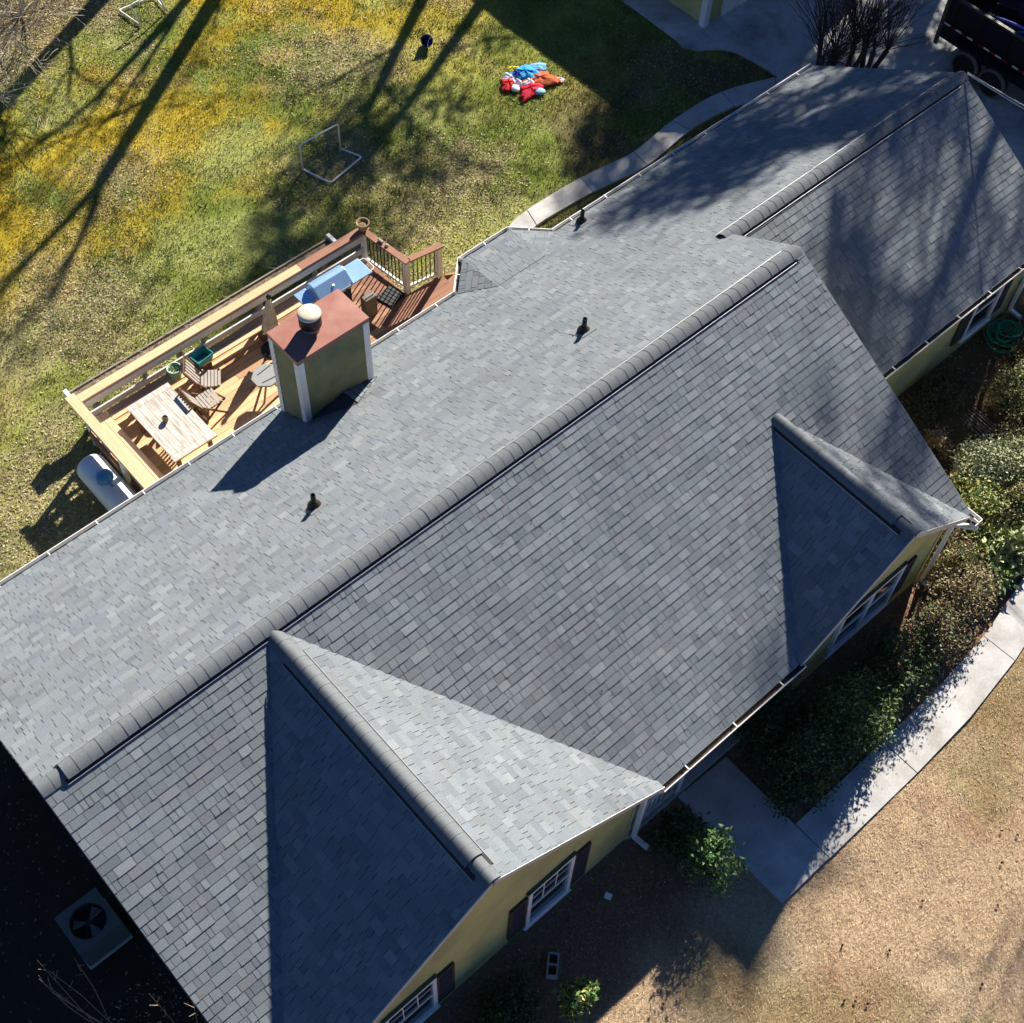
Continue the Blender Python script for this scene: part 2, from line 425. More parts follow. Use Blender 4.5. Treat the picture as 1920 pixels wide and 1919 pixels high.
cs = 1 / math.sqrt(1 + P_ * P_); sn = P_ * cs
RE = 4.94; FE = 4.845; GR = 1.49; GF = 1.80        # roof edges: rear eave, front eave, garage ridge, garage front eave
GX_, GP, GYE = 3.137, .7734, 4.895                 # front gable ridge x, pitch, rake y
DX, DP, DYE, DZ = 12.185, .798, 4.88, 4.232        # small gable
GZ0 = 5.262
gcs = 1 / math.sqrt(1 + GP * GP); dcs = 1 / math.sqrt(1 + DP * DP)
def zmain_f(y): return H_ + P_ * y
def zmain_r(y): return H_ - P_ * y
def ingable(P, m=.10):                              # hidden well under a front gable
    if P.y > -.05: return False
    zg = GZ0 - GP * abs(P.x - GX_); zd = DZ - DP * abs(P.x - DX)
    return zg > zmain_f(P.y) + m or zd > zmain_f(P.y) + m
Lr = RE / cs; Lf = FE / cs; Lg = (GR + GF) / cs
def chim_skip(P): return 6.62 < P.x < 8.06 and 4.04 < P.y < 4.80
# rear slope (main + garage share one plane): v measured up from rear eave, u runs toward -x
vg = (RE - GR) / cs
roof_plane((X1, RE, zmain_r(RE)), (-1, 0, 0), (0, -cs, sn), [(0, 0), (X1 - X0, 0), (X1 - X0, Lr), (0, Lr)], chim_skip, 11)
roof_plane((XG, RE, zmain_r(RE)), (-1, 0, 0), (0, -cs, sn), [(0, 0), (XG - X1, 0), (XG - X1, vg), (0, vg)], None, 12)
roof_plane((X0, -FE, zmain_f(-FE)), (1, 0, 0), (0, cs, sn), [(0, 0), (X1 - X0, 0), (X1 - X0, Lf), (0, Lf)], ingable, 13)
zgr = zmain_r(GR)
roof_plane((X1 - .3, -GF, zgr - P_ * (GR + GF)), (1, 0, 0), (0, cs, sn), [(0, 0), (XG - X1 + .3, 0), (XG - X1 + .3, Lg), (0, Lg)],
           lambda P: P.x < X1 - .15, 14)
# front gable slopes: u along y
HWg = (GZ0 - zmain_f(-FE)) / GP                     # half width where it meets the main eave height
Lgg = HWg / gcs
ye = GYE
def gable_slope(sx, cx, zr, pitch, ccs, hw, yr, seed, extra=.12):
    L = hw / ccs; zb = zr - pitch * hw
    yv_top = (zr - H_) / P_ + extra; yv_bot = (zb - H_) / P_ + extra     # valley line on the main slope
    if sx > 0:
        O = (cx + hw, -yr, zb); U = (0, 1, 0); Vv = (-ccs, 0, pitch * ccs)
        pg = [(0, 0), (yr + yv_bot, 0), (yr + yv_top, L), (0, L)]
    else:
        O = (cx - hw, -yr, zb); U = (0, 1, 0); Vv = (ccs, 0, pitch * ccs)
        pg = [(0, 0), (yr + yv_bot, 0), (yr + yv_top, L), (0, L)]
    roof_plane(O, U, Vv, pg, None, seed)
gable_slope(1, GX_, GZ0, GP, gcs, HWg - .04, GYE, 15)
gable_slope(-1, GX_, GZ0, GP, gcs, HWg + .03, GYE, 16)
HWd = (DZ - zmain_f(-FE)) / DP
gable_slope(1, DX, DZ, DP, dcs, HWd - .02, DYE, 17)
gable_slope(-1, DX, DZ, DP, dcs, HWd - .02, DYE, 18)

# roof slabs under the shingles (one part), with thickness at the edges
rs = MB(); T = .07
def slab(pts, N, th=T, off=.006):
    N = Vector(N).normalized(); top = [Vector(p) - N * off for p in pts]; bot = [p - N * th for p in top]; n = len(pts)
    rs.raw(top + bot, [tuple(range(n)), tuple(reversed(range(n, 2 * n)))] + [(i, n + i, n + (i+1) % n, (i+1) % n) for i in range(n)])
Nr = (0, sn, cs); Nf = (0, -sn, cs)
slab([(X0, RE, zmain_r(RE)), (X0, 0, H_), (X1, 0, H_), (X1, RE, zmain_r(RE))], Nr)
slab([(X1, RE, zmain_r(RE)), (X1, GR, zgr), (XG, GR, zgr), (XG, RE, zmain_r(RE))], Nr)
slab([(X0, 0, H_), (X0, -4.5, zmain_f(-4.5)), (X1, -4.5, zmain_f(-4.5)), (X1, 0, H_)], Nf)
slab([(6.75, -4.5, zmain_f(-4.5)), (6.75, -FE, zmain_f(-FE)), (9.98, -FE, zmain_f(-FE)), (9.98, -4.5, zmain_f(-4.5))], Nf)
slab([(X1 - .3, GR, zgr), (X1 - .3, -GF, zgr - P_ * (GR + GF)), (XG, -GF, zgr - P_ * (GR + GF)), (XG, GR, zgr)], Nf)
for cx, zr, pt, hwR, hwL, yr, cc in ((GX_, GZ0, GP, HWg - .04, HWg + .03, GYE, gcs), (DX, DZ, DP, HWd - .02, HWd - .02, DYE, dcs)):
    for sx, hw in ((1, hwR), (-1, hwL)):
        zb = zr - pt * hw; yt = (zr - H_) / P_ + .02; yb = (zb - H_) / P_ + .02
        pts = [(cx, -yr, zr), (cx + sx * hw, -yr, zb), (cx + sx * hw, yb, zb), (cx, yt, zr)]
        if sx < 0: pts = pts[::-1]
        slab(pts, (sx * pt * cc, 0, cc))
roof = rs.build('roof', M_DECKROOF, house)

# bay over the back door: shallower shingled apron with clipped corners
EZ = zmain_r(RE) + .012
bayc = [(11.55, 5.56, EZ - .01), (12.81, 5.56, EZ - .01), (12.66, 4.36, zmain_r(4.36) + .012), (11.42, 4.36, zmain_r(4.36) + .012)]
bl = [(10.90, RE, EZ), (11.55, 5.56, EZ - .01), (11.42, 4.36, zmain_r(4.36) + .012)]
br = [(12.81, 5.56, EZ - .01), (13.45, RE, EZ), (12.66, 4.36, zmain_r(4.36) + .012)]
bs = MB()
for pg in (bayc, bl, br):
    n = len(pg); bs.raw(list(pg) + [(p[0], p[1], p[2] - .06) for p in pg], [tuple(range(n))] + [(i, n + i, n + (i+1) % n, (i+1) % n) for i in range(n)])
bay = bs.build('bay_roof', M_DECKROOF, house)
def tri_plane(pg, seed, up):
    A, B = Vector(pg[0]), Vector(pg[1]); U = (B - A).normalized(); C3 = Vector(pg[2])
    W = C3 - A; Vv = (W - U * W.dot(U)).normalized()
    uv = [((Vector(p) - A).dot(U), (Vector(p) - A).dot(Vv)) for p in pg]
    roof_plane(A, U, Vv, uv, None, seed, .97)
tri_plane(bayc, 31, 0); tri_plane(bl, 32, 0); tri_plane(br, 33, 0)

# cricket behind the chimney
ck = MB()
ca, cb, cc_, cdv = (6.62, 4.0, zmain_r(4.0) + .01), (8.16, 4.0, zmain_r(4.0) + .01), (8.1, 3.35, zmain_r(3.35) + .012), (7.4, 3.98, zmain_r(4.0) + .20)
tri_plane([(7.42, 4.0, zmain_r(4.0) + .20), (7.45, 3.62, zmain_r(3.62) + .02), (8.2, 4.02, zmain_r(4.02) + .02)], 41, 0)
ck.poly([(6.6, 4.03, zmain_r(4.03) + .006), (7.42, 4.03, zmain_r(4.03) + .2), (7.45, 3.6, zmain_r(3.6) + .012)])
ck.poly([(7.42, 4.03, zmain_r(4.03) + .195), (8.22, 4.03, zmain_r(4.03) + .006), (7.45, 3.6, zmain_r(3.6) + .008)])
ck.build('cricket', M_DECKROOF, house)

# shingles: the 300 largest in the picture are pieces of their own, the rest one mass
order = sorted(range(len(TABS)), key=lambda i: -TABS[i][3])
big = set(order[:300]); rest = MB()
for i, (vs, fs, c, a) in enumerate(TABS):
    if i in big:
        b = MB(); b.raw(vs, fs, c); b.build('shingle', M_SHING, roof)
    else: rest.raw(vs, fs, c)
stuff(rest.build('shingle_courses', M_SHING, roof))

# ridge caps ---------------------------------------------------------------
def cap_mesh(name, hw, raise_, drop, length):
    n = 11; prof = []
    for i in range(n):
        t = -1 + 2 * i / (n - 1); prof.append((hw * t, -drop * abs(t) ** 1.7))
    vs = []; fs = []; sm = []
    ends = ((0, .007), (length + .03, .0005))
    for x, lift in ends: vs += [(x, a, z + raise_ + lift) for a, z in prof]
    for i in range(n - 1): fs.append((i, n + i, n + i + 1, i + 1)); sm.append(True)
    b0 = len(vs)
    vs += [(0, a, z + raise_ + .007) for a, z in prof] + [(0, a * .985, z + raise_ - .004) for a, z in prof]
    for i in range(n - 1): fs.append((b0 + i, b0 + i + 1, b0 + n + i + 1, b0 + n + i)); sm.append(False)
    for i in (0, n - 1):
        b1 = len(vs); a, z = prof[i]
        vs += [(0, a, z + raise_ + .007), (length + .03, a, z + raise_ + .0005), (length + .03, a * .98, z + raise_ - .012), (0, a * .98, z + raise_ - .004)]
        fs.append((b1, b1 + 1, b1 + 2, b1 + 3)); sm.append(False)
    me = bpy.data.meshes.new(name); me.from_pydata(vs, [], fs); me.materials.append(M_CAP); me.polygons.foreach_set('use_smooth', sm)
    return me
def ridge(p0, p1, pitch, vent, step=.19, hw=.145):
    """p0 -> p1; the butt of each cap faces p0; vent = (from, to) distance range where a vent lifts the caps"""
    p0 = Vector(p0); p1 = Vector(p1); d = (p1 - p0); L = d.length; d.normalize(); ang = math.atan2(d.y, d.x)
    hi = cap_mesh('ridge_cap', hw, .056, pitch * hw * .92, step); lo = cap_mesh('ridge_cap', hw * .95, .018, pitch * hw * .92, step)
    k = 0; s = 0
    while s < L - step + .03:
        up = vent[0] <= s < vent[1]
        o = bpy.data.objects.new('ridge_cap', hi if up else lo); COL.objects.link(o); o.parent = roof
        q = p0 + d * s + Vector((0, 0, -rng.random() * .004))
        o.location = q - wloc(roof); o.rotation_euler = (0, 0, ang + rng.uniform(-.008, .008)); s += step
    side = Vector((-d.y, d.x, 0))
    for sg in (-1, 1):
        a = p0 + d * vent[0]; b = p0 + d * min(vent[1], L)
        off = side * sg * (hw - .012) + Vector((0, 0, -pitch * (hw - .012) + .018))
        MB().bar(a + off, b + off, .075, .034, up=(side * sg * pitch + Vector((0, 0, 1)))).build('vent_strip', M_VENT, roof)
        off = side * sg * (hw + .030) + Vector((0, 0, -pitch * (hw + .030) + .026))
        MB().bar(a + off, b + off, .012, .014).build('vent_edge', M_STRIP, roof)
ridge((X0, 0, H_), (X1, 0, H_), P_, (.34, 14.85))
ridge((X1 - .16, GR, zgr), (XG, GR, zgr), P_, (0, 6.75))
ridge((GX_, -GYE, GZ0), (GX_, -.12, GZ0), GP, (.2, 4.3), hw=.155)
ridge((DX, -DYE, DZ), (DX, (DZ - H_) / P_ + .02, DZ), DP, (.2, 2.95), hw=.14)

# rake edges, gable fascia -------------------------------------------------
def rake(a, b, hgt=.045, wd=.016, m=None, dz=-.03, nm='drip_edge'):
    MB().bar((a[0], a[1], a[2] + dz), (b[0], b[1], b[2] + dz), wd, hgt).build(nm, m or M_DRIP, house)
rake((X0 - .005, RE, zmain_r(RE)), (X0 - .005, 0, H_)); rake((X0 - .005, 0, H_), (X0 - .005, -FE, zmain_f(-FE)))
rake((X1 + .005, 0, H_), (X1 + .005, -FE, zmain_f(-FE))); rake((X1 + .005, 0, H_), (X1 + .005, GR, zgr))
rake((XG + .005, RE, zmain_r(RE)), (XG + .005, GR, zgr)); rake((XG + .005, GR, zgr), (XG + .005, -GF, zgr - P_ * (GR + GF)))
for cx, zr, pt, hwR, hwL, yr in ((GX_, GZ0, GP, HWg - .04, HWg + .03, GYE), (DX, DZ, DP, HWd - .02, HWd - .02, DYE)):
    for sx, hw in ((1, hwR), (-1, hwL)):
        rake((cx, -yr - .006, zr), (cx + sx * hw, -yr - .006, zr - pt * hw), .11, .018, M_RAKE, -.07, 'rake_board')

# gutters --------------------------------------------------------------------
def gutter(pts, zt, inward, name='gutter', n_br=None, soil=True):
    """open trough along a polyline; inward = unit (x, y) toward the roof for each segment"""
    wdt = .115; dpt = .10
    for (a, b), nrm in zip(zip(pts[:-1], pts[1:]), inward):
        a = Vector((*a, zt)); b = Vector((*b, zt)); n = Vector((*nrm, 0)); g = MB(); up = Vector((0, 0, 1))
        def strip(o1, z1, o2, z2):
            g.poly([a + n*o1 + up*z1, b + n*o1 + up*z1, b + n*o2 + up*z2, a + n*o2 + up*z2])
        strip(0, 0, 0, -.05); strip(0, -.05, .03, -dpt); strip(.03, -dpt, wdt, -dpt); strip(wdt, -dpt, wdt, .0)
        strip(0, 0, .014, 0); strip(.014, 0, .014, -.045); strip(.014, -.045, .04, -dpt + .008)
        for e in (a, b):
            g.poly([e, e + n * wdt, e + n * wdt - up * dpt, e + n * .03 - up * dpt, e - up * .05])
        go = g.build(name, M_GUTTER, house)
        s = MB(); s.poly([a + n*.03 - up*.07, b + n*.03 - up*.07, b + n*wdt - up*.07, a + n*wdt - up*.07]); s.build('gutter_debris', M_SOIL, go)
        L = (b - a).length; d = (b - a).normalized(); k = max(1, int(L / .95))
        for i in range(k):
            q = a + d * (L * (i + .5) / k)
            MB().bar(q + n * 0 + up * .002, q + n * (wdt + .01) + up * .002, .02, .01).build('gutter_bracket', M_GUTTER, go)
zr_ = zmain_r(RE) - .005
gutter([(X0, RE + .115), (10.88, RE + .115)], zr_, [(0, -1)])
gutter([(10.88, RE + .115), (11.52, 5.68)], zr_, [(.68, -.73)])
gutter([(11.52, 5.68), (12.84, 5.68)], zr_, [(0, -1)])
gutter([(12.84, 5.68), (13.48, RE + .115)], zr_, [(-.68, -.73)])
gutter([(13.48, RE + .115), (XG, RE + .115)], zr_, [(0, -1)])
zf_ = zmain_f(-FE) - .005
gutter([(GX_ + HWg - .06, -FE - .115), (DX - HWd + .06, -FE - .115)], zf_, [(0, 1)])
gutter([(X1 - .02, -GF - .115), (XG, -GF - .115)], zgr - P_ * (GR + GF) - .005, [(0, 1)])
gutter([(X1 + .06, -DYE + .42), (X1 + .06, -DYE - .20)], zf_, [(-1, 0)])
gutter([(X1 + .06, -DYE - .20), (X1 - .16, -DYE - .20)], zf_, [(0, 1)])

# walls ------------------------------------------------------------------------
def lap_wall(axis, fixed, a0, a1, z0, top, outward, m=M_SIDING, step=.15, name='wall'):
    """lap siding in one mesh. axis 'x': wall runs along x at y = fixed; top(a) = height of wall top at a"""
    b = MB(); z = z0; N = 48
    as_ = [a0 + (a1 - a0) * i / N for i in range(N + 1)]
    while True:
        run = [a for a in as_ if top(a) > z + .01]
        if len(run) < 2: break
        z1 = z + step
        lo, hi = run[0], run[-1]
        run2 = [a for a in as_ if top(a) > z1]
        l2, h2 = (run2[0], run2[-1]) if len(run2) > 1 else ((lo + hi) / 2, (lo + hi) / 2)
        zt = z1 if len(run2) > 1 else min(z1, top((lo + hi) / 2))
        def pt(a, off, zz):
            return (a, fixed + outward * off, zz) if axis == 'x' else (fixed + outward * off, a, zz)
        b.poly([pt(lo, .016, z), pt(hi, .016, z), pt(h2, .002, zt), pt(l2, .002, zt)])
        b.poly([pt(lo, 0, z), pt(hi, 0, z), pt(hi, .016, z), pt(lo, .016, z)])
        z = z1
    return b.build(name, m, house)
def zroof_main(y): return zmain_f(y) if y < 0 else zmain_r(y)
WZ = -.1
eaveF = zmain_f(-FE) - .1; eaveR = zmain_r(RE) - .05
lap_wall('x', -4.62, -.3, 6.5, WZ, lambda a: GZ0 - GP * abs(a - GX_) - .09, -1)
lap_wall('x', -4.62, 10.25, 14.22, WZ, lambda a: DZ - DP * abs(a - DX) - .09, -1)
lap_wall('x', -3.0, 6.5, 10.25, WZ, lambda a: 3.3, -1)
lap_wall('y', 6.5, -4.62, -3.0, WZ, lambda a: zmain_f(a) - .1, 1)
lap_wall('y', 10.25, -4.62, -3.0, WZ, lambda a: zmain_f(a) - .1, -1)
lap_wall('y', -.3, -4.62, 4.62, WZ, lambda a: zroof_main(a) - .1, -1)
lap_wall('y', 14.22, -4.62, 4.62, WZ, lambda a: zroof_main(a) - .1, 1)
lap_wall('x', 4.62, -.3, 21.07, WZ, lambda a: zmain_r(4.62) - .1, 1)
lap_wall('x', -1.52, 14.22, 21.07, WZ, lambda a: zgr - P_ * (GR + 1.52) - .1, -1)
lap_wall('y', 21.07, -1.52, 4.62, WZ, lambda a: (zgr - P_ * abs(GR - a)) - .1, 1)
lap_wall('x', 5.38, 11.6, 12.75, WZ, lambda a: 2.3, 1)
# soffits close the eaves
sf = MB()
sf.box(X0 + .02, X1 - .02, 4.6, RE - .02, eaveR - .06, eaveR - .03); sf.box(X1, XG - .02, 4.6, RE - .02, eaveR - .06, eaveR - .03)
sf.box(6.75, 9.95, -FE + .02, -3.0, eaveF + .0, eaveF + .03); sf.box(X1, XG - .02, -GF + .02, -1.5, eaveF + .02, eaveF + .05)
sf.build('soffit', M_WHITE, house)
# corner boards
for (x, y, z1) in ((6.5, -4.62, eaveF), (14.22, -4.62, eaveF), (-.3, -4.62, eaveF), (21.07, -1.52, eaveF), (21.07, 4.62, eaveR), (-.3, 4.62, eaveR)):
    MB().box(x - .03, x + .03, y - .03, y + .03, WZ, z1).build('corner_board', M_SIDING, house)

# windows ------------------------------------------------------------------------
def window(x0, x1, z0, z1, y, mull=False, grid=True, shut=(0, 0)):
    f = MB(); fw = .075; o = y - .03
    f.box(x0, x0 + fw, o - .03, y + .02, z0, z1); f.box(x1 - fw, x1, o - .03, y + .02, z0, z1)
    f.box(x0 + fw, x1 - fw, o - .03, y + .02, z1 - fw, z1); f.box(x0 + fw, x1 - fw, o - .03, y + .02, z0, z0 + fw)
    W = f.build('window', M_WHITE, house)
    xs = [x0 + fw, (x0 + x1) / 2, x1 - fw] if mull else [x0 + fw, x1 - fw]
    if mull: MB().box((x0+x1)/2 - .05, (x0+x1)/2 + .05, o - .028, y + .02, z0 + fw, z1 - fw).build('mullion', M_WHITE, W)
    zm = (z0 + z1) / 2
    for a, b in zip(xs[:-1], xs[1:]):
        for q, (c, d) in enumerate(((z0 + fw, zm - .02), (zm + .02, z1 - fw))):
            MB().box(a, b, y - .012 - .012 * q, y - .004 - .012 * q, c, d).build('pane', M_GLASS, W)
        MB().box(a, b, y - .045, y - .004, zm - .022, zm + .022).build('meeting_rail', M_WHITE, W)
        if grid:
            for i in (1, 2):
                xx = a + (b - a) * i / 3
                MB().box(xx - .009, xx + .009, y - .034, y - .026, zm + .02, z1 - fw).build('muntin', M_WHITE, W)
            zz = (zm + z1 - fw) / 2 + .02
            MB().box(a, b, y - .0365, y - .0275, zz - .009, zz + .009).build('muntin', M_WHITE, W)
    MB().box(x0 - .03, x1 + .03, y - .06, y + .02, z1, z1 + .02).build('head_flashing', M_TRIMGR, W)
    MB().box(x0 - .03, x1 + .03, y - .085, y + .02, z0 - .04, z0).build('sill', M_WHITE, W)
    for sg, xx in ((-1, x0), (1, x1)):
        if not shut[0 if sg < 0 else 1]: continue
        a, b = (xx - .36, xx - .012) if sg < 0 else (xx + .012, xx + .36)
        s = MB(); zz0, zz1 = z0 + .09, z1 - .14
        s.box(a, a + .05, y - .05, y, zz0, zz1); s.box(b - .05, b, y - .05, y, zz0, zz1)
        for zc in (zz0, (zz0 + zz1) / 2 - .03, zz1 - .06): s.box(a + .05, b - .05, y - .049, y, zc, zc + .06)
        n = 22
        for i in range(n):
            zc = zz0 + .06 + (zz1 - zz0 - .12) * i / n
            s.bar((a + .05, y - .03, zc), (b - .05, y - .03, zc), .035, .008, up=(0, -.5, .86))
        s.build('shutter', M_SHUT, house)
window(4.13, 5.10, .24, 2.0, -4.636, shut=(1, 1))
window(1.30, 2.28, .24, 2.0, -4.636, shut=(1, 1))
window(11.44, 13.15, .52, 1.96, -4.636, mull=True, grid=False, shut=(0, 1))
window(19.32, 20.28, .42, 1.9, -1.536, grid=False, shut=(1, 1))
window(7.0, 7.9, .5, 1.9, -3.016, grid=False)
dr = MB(); dr.box(8.4, 9.35, -3.05, -2.99, .1, 2.15); dr = dr.build('front_door', M_SHUT, house)
MB().lathe((9.25, -3.09, 1.1), [(.0, -.03), (.03, -.02), (.035, .0), (.03, .02), (0, .03)], 10).build('door_knob', M_LEAD, dr)

# porch ----------------------------------------------------------------------------
MB().box(6.52, 10.23, -4.68, -3.02, -.1, .1).build('porch_floor', M_CONC, house)
for x in (7.72, 9.9):
    MB().box(x - .06, x + .06, -4.66, -4.54, .1, eaveF + .02).build('porch_post', M_WHITE, house)
MB().box(6.52, 10.23, -4.68, -4.52, eaveF - .2, eaveF - .02).build('porch_beam', M_WHITE, house)
pr_ = MB().box(6.58, 7.66, -4.64, -4.57, .93, .98).build('porch_railing', M_WHITE, house); MB().box(6.58, 7.66, -4.63, -4.58, .2, .25).build('bottom_rail', M_WHITE, pr_)
for i in range(8):
    x = 6.68 + i * .125; MB().box(x - .016, x + .016, -4.625, -4.593, .25, .93).build('baluster', M_WHITE, pr_)

# downspouts -------------------------------------------------------------------------
def downspout(pts, label=None):
    b = MB()
    for p, q in zip(pts[:-1], pts[1:]): b.bar(p, q, .085, .065, up=(0, -1, .01) if abs(p[2] - q[2]) > .5 else (0, 0, 1))
    o = b.build('downspout', M_WHITE, house); return o
downspout([(6.78, -4.9, 2.32), (6.60, -4.72, 2.16), (6.60, -4.72, .1), (6.66, -5.02, .03)])
downspout([(14.45, -5.1, 2.3), (14.33, -4.73, 2.12), (14.33, -4.73, .1), (14.33, -5.0, .03)])
downspout([(21.2, -1.85, 2.34), (21.17, -1.62, 2.2), (21.17, -1.62, .1), (21.2, -1.9, .04)])

# vent pipes --------------------------------------------------------------------------
for (x, y) in ((13.96, 4.68), (10.89, 1.55), (5.2, 1.755)):
    z = zmain_r(y)
    fl = MB(); fl.raw([(x-.17, y+.2, zmain_r(y+.2)+.018), (x+.17, y+.2, zmain_r(y+.2)+.018), (x+.17, y-.16, zmain_r(y-.16)+.02), (x-.17, y-.16, zmain_r(y-.16)+.02)], [(0, 1, 2, 3)])
    vp = MB(); vp.lathe((x, y, z), [(.042, -.05), (.042, .34), (.036, .34), (.034, .12)], 14); vp = vp.build('vent_pipe', M_BLACK, house, smooth=True)
    fl.build('flashing_plate', M_LEAD, vp)
    MB().lathe((x, y, z), [(.125, -.06), (.115, .05), (.06, .12), (.05, .17), (.044, .17)], 16).build('pipe_boot', M_RUBBER, vp, smooth=True)

# chimney ------------------------------------------------------------------------------
CX0, CX1, CY0, CY1, CZ = 6.625, 8.06, 4.04, 4.80, 4.63
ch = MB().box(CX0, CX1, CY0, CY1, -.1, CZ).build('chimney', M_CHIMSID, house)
z = 2.35; k = 0
while z < CZ - .02:
    z1 = min(z + .145, CZ - .01)
    for face in range(4):
        b = MB()
        if face == 0: pa = lambda o, zz: [(CX0, CY0 - o, zz), (CX1, CY0 - o, zz)]
        elif face == 1: pa = lambda o, zz: [(CX0 - o, CY1, zz), (CX0 - o, CY0, zz)]
        elif face == 2: pa = lambda o, zz: [(CX1, CY1 + o, zz), (CX0, CY1 + o, zz)]
        else: pa = lambda o, zz: [(CX1 + o, CY0, zz), (CX1 + o, CY1, zz)]
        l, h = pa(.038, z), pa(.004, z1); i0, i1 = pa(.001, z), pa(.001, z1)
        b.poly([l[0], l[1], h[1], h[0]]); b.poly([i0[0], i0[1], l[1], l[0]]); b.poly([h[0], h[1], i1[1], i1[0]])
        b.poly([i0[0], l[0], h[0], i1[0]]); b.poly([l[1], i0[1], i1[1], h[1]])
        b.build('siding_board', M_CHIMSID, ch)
    z = z1
for (x, y) in ((CX0, CY0), (CX1, CY0), (CX0, CY1), (CX1, CY1)):
    sx = 1 if x == CX0 else -1; sy = 1 if y == CY0 else -1
    t = MB(); o = .042
    t.box(*sorted((x - sx * o, x + sx * .085)), *sorted((y - sy * o, y)), 2.2, CZ - .005)
    t.box(*sorted((x - sx * o, x)), *sorted((y + sy * .001, y + sy * .085)), 2.2, CZ - .005)
    t.build('corner_trim', M_WHITE, ch)
cp = MB(); xa, xb, ya, yb = CX0 - .05, CX1 + .05, CY0 - .05, CY1 + .05
cp.box(xa, xb, ya, yb, CZ - .075, CZ + .03)
cp.raw([(xa, ya, CZ+.03), (xb, ya, CZ+.03), (xb, yb, CZ+.03), (xa, yb, CZ+.03), (7.2, 4.42, CZ+.046), (7.5, 4.42, CZ+.046)], [(0, 1, 5, 4), (1, 2, 5), (2, 3, 4, 5), (3, 0, 4)])
cp.build('chimney_cap', M_COPPER, ch, bevel=.008)
fx, fy = 7.20, 4.42
MB().lathe((fx, fy, CZ + .04), [(.15, 0), (.15, .12), (.135, .13), (.135, .16)], 28).build('flue_pipe', M_LEAD, ch, smooth=True)
MB().lathe((fx, fy, CZ + .17), [(.18, 0), (.196, .01), (.196, .26), (.18, .27)], 32).build('flue_band', M_BLACK, ch, smooth=True)
MB().lathe((fx, fy, CZ + .42), [(.200, .0), (.206, .015), (.198, .035), (.14, .058), (.08, .07), (.0, .074)], 32).build('flue_cap', M_FLUECAP, ch, smooth=True)

# bits of leaf and twig lying on the roof
dbm = MB(); rd = random.Random(77)
for i in range(260):
    if rd.random() < .6: x = rd.uniform(0, 21); y = rd.uniform(.3, 4.8) if x < 14.4 else rd.uniform(1.8, 4.8); z = zmain_r(y); n_ = Vector(Nr)
    else: x = rd.uniform(6, 14.3); y = rd.uniform(-4.6, -.3); z = zmain_f(y); n_ = Vector(Nf)
    if ingable(Vector((x, y, z)), -.1) or (6.4 < x < 8.3 and y > 3.4): continue
    c = Vector((x, y, z)) + n_ * .017; a = Vector((rd.uniform(-1, 1), rd.uniform(-1, 1), 0)); a = (a - n_ * a.dot(n_)).normalized(); b = n_.cross(a); L = rd.uniform(.012, .035); W = L * rd.uniform(.15, .5)
    dbm.poly([c - a * L, c + b * W + n_ * .006, c + a * L, c - b * W + n_ * .006])
stuff(dbm.build('roof_litter', mat('roof litter', (.075, .06, .045), .9, .5, 4), roof))

# ================================================================== DECK
ZF = .55
deck = thing('deck', 'stained wooden deck with white rail boards and benches behind the house', 'deck', (7.5, 6.4, 0))
def wcol(x, y, r):
    t = min(1, max(0, (x - 7.8) / 1.8)); a = Vector((.62, .40, .22)); b = Vector((.25, .115, .07))
    c = a.lerp(b, t) * (.86 + .28 * r.random()); return tuple(c)
r3 = random.Random(5); y = 4.70; row = 0
while y < 8.1:
    xe = 12.05 if y < 6.8 else 11.1
    cuts = [4.12, (7.1, 8.6, 7.9)[row % 3], (10.2, 9.7, 10.6)[row % 3], xe]
    for a, b in zip(cuts[:-1], cuts[1:]):
        if b - a < .1: continue
        if 4.0 < y < 4.86:
            # planks stop at the chimney
            segs = [(a, min(b, 6.58)), (max(a, 8.1), b)]
        else: segs = [(a, b)]
        for s0, s1 in segs:
            if s1 - s0 < .1: continue
            if y < 5.5 and s1 > 11.0: s1 = 11.0
            if s1 - s0 < .1: continue
            dz = r3.uniform(-.002, .002)
            MB().box(s0 + .003, s1 - .003, y, y + .138, ZF - .03 + dz, ZF + dz, wcol((s0 + s1) / 2, y, r3)).build('plank', M_WOOD, deck)
    y += .1445; row += 1
OR = (.68, .46, .27); BR = (.28, .135, .085)
MB().box(4.08, 11.12, 8.13, 8.165, .28, ZF - .035, (.33, .2, .12)).build('rim_board', M_WOOD, deck)
MB().box(4.08, 4.115, 4.7, 8.13, .28, ZF - .035, (.33, .2, .12)).build('rim_board', M_WOODY, deck)
MB().box(11.09, 11.125, 6.9, 8.13, .28, ZF - .035, (.25, .12, .08)).build('rim_board', M_WOODY, deck)
# far rail
for x in (4.16, 5.55, 6.95, 8.35, 9.75, 11.05):
    MB().box(x - .045, x + .045, 8.165, 8.255, -.05, 1.44).build('post', M_OLDW if 4.5 < x < 10.8 else M_WHITE, deck)
for z0, z1 in ((1.24, 1.41), (.90, 1.05)):
    for a, b in ((4.22, 7.6), (7.61, 11.0)):
        MB().box(a, b, 8.13, 8.163, z0, z1).build('rail_board', M_RAILW, deck)
for a, b, c in ((4.16, 6.9, OR), (6.905, 9.4, (.62, .41, .23)), (9.405, 11.2, BR)):
    MB().box(a, b, 8.13, 8.32, 1.452, 1.49, c).build('rail_cap', M_WOOD, deck)
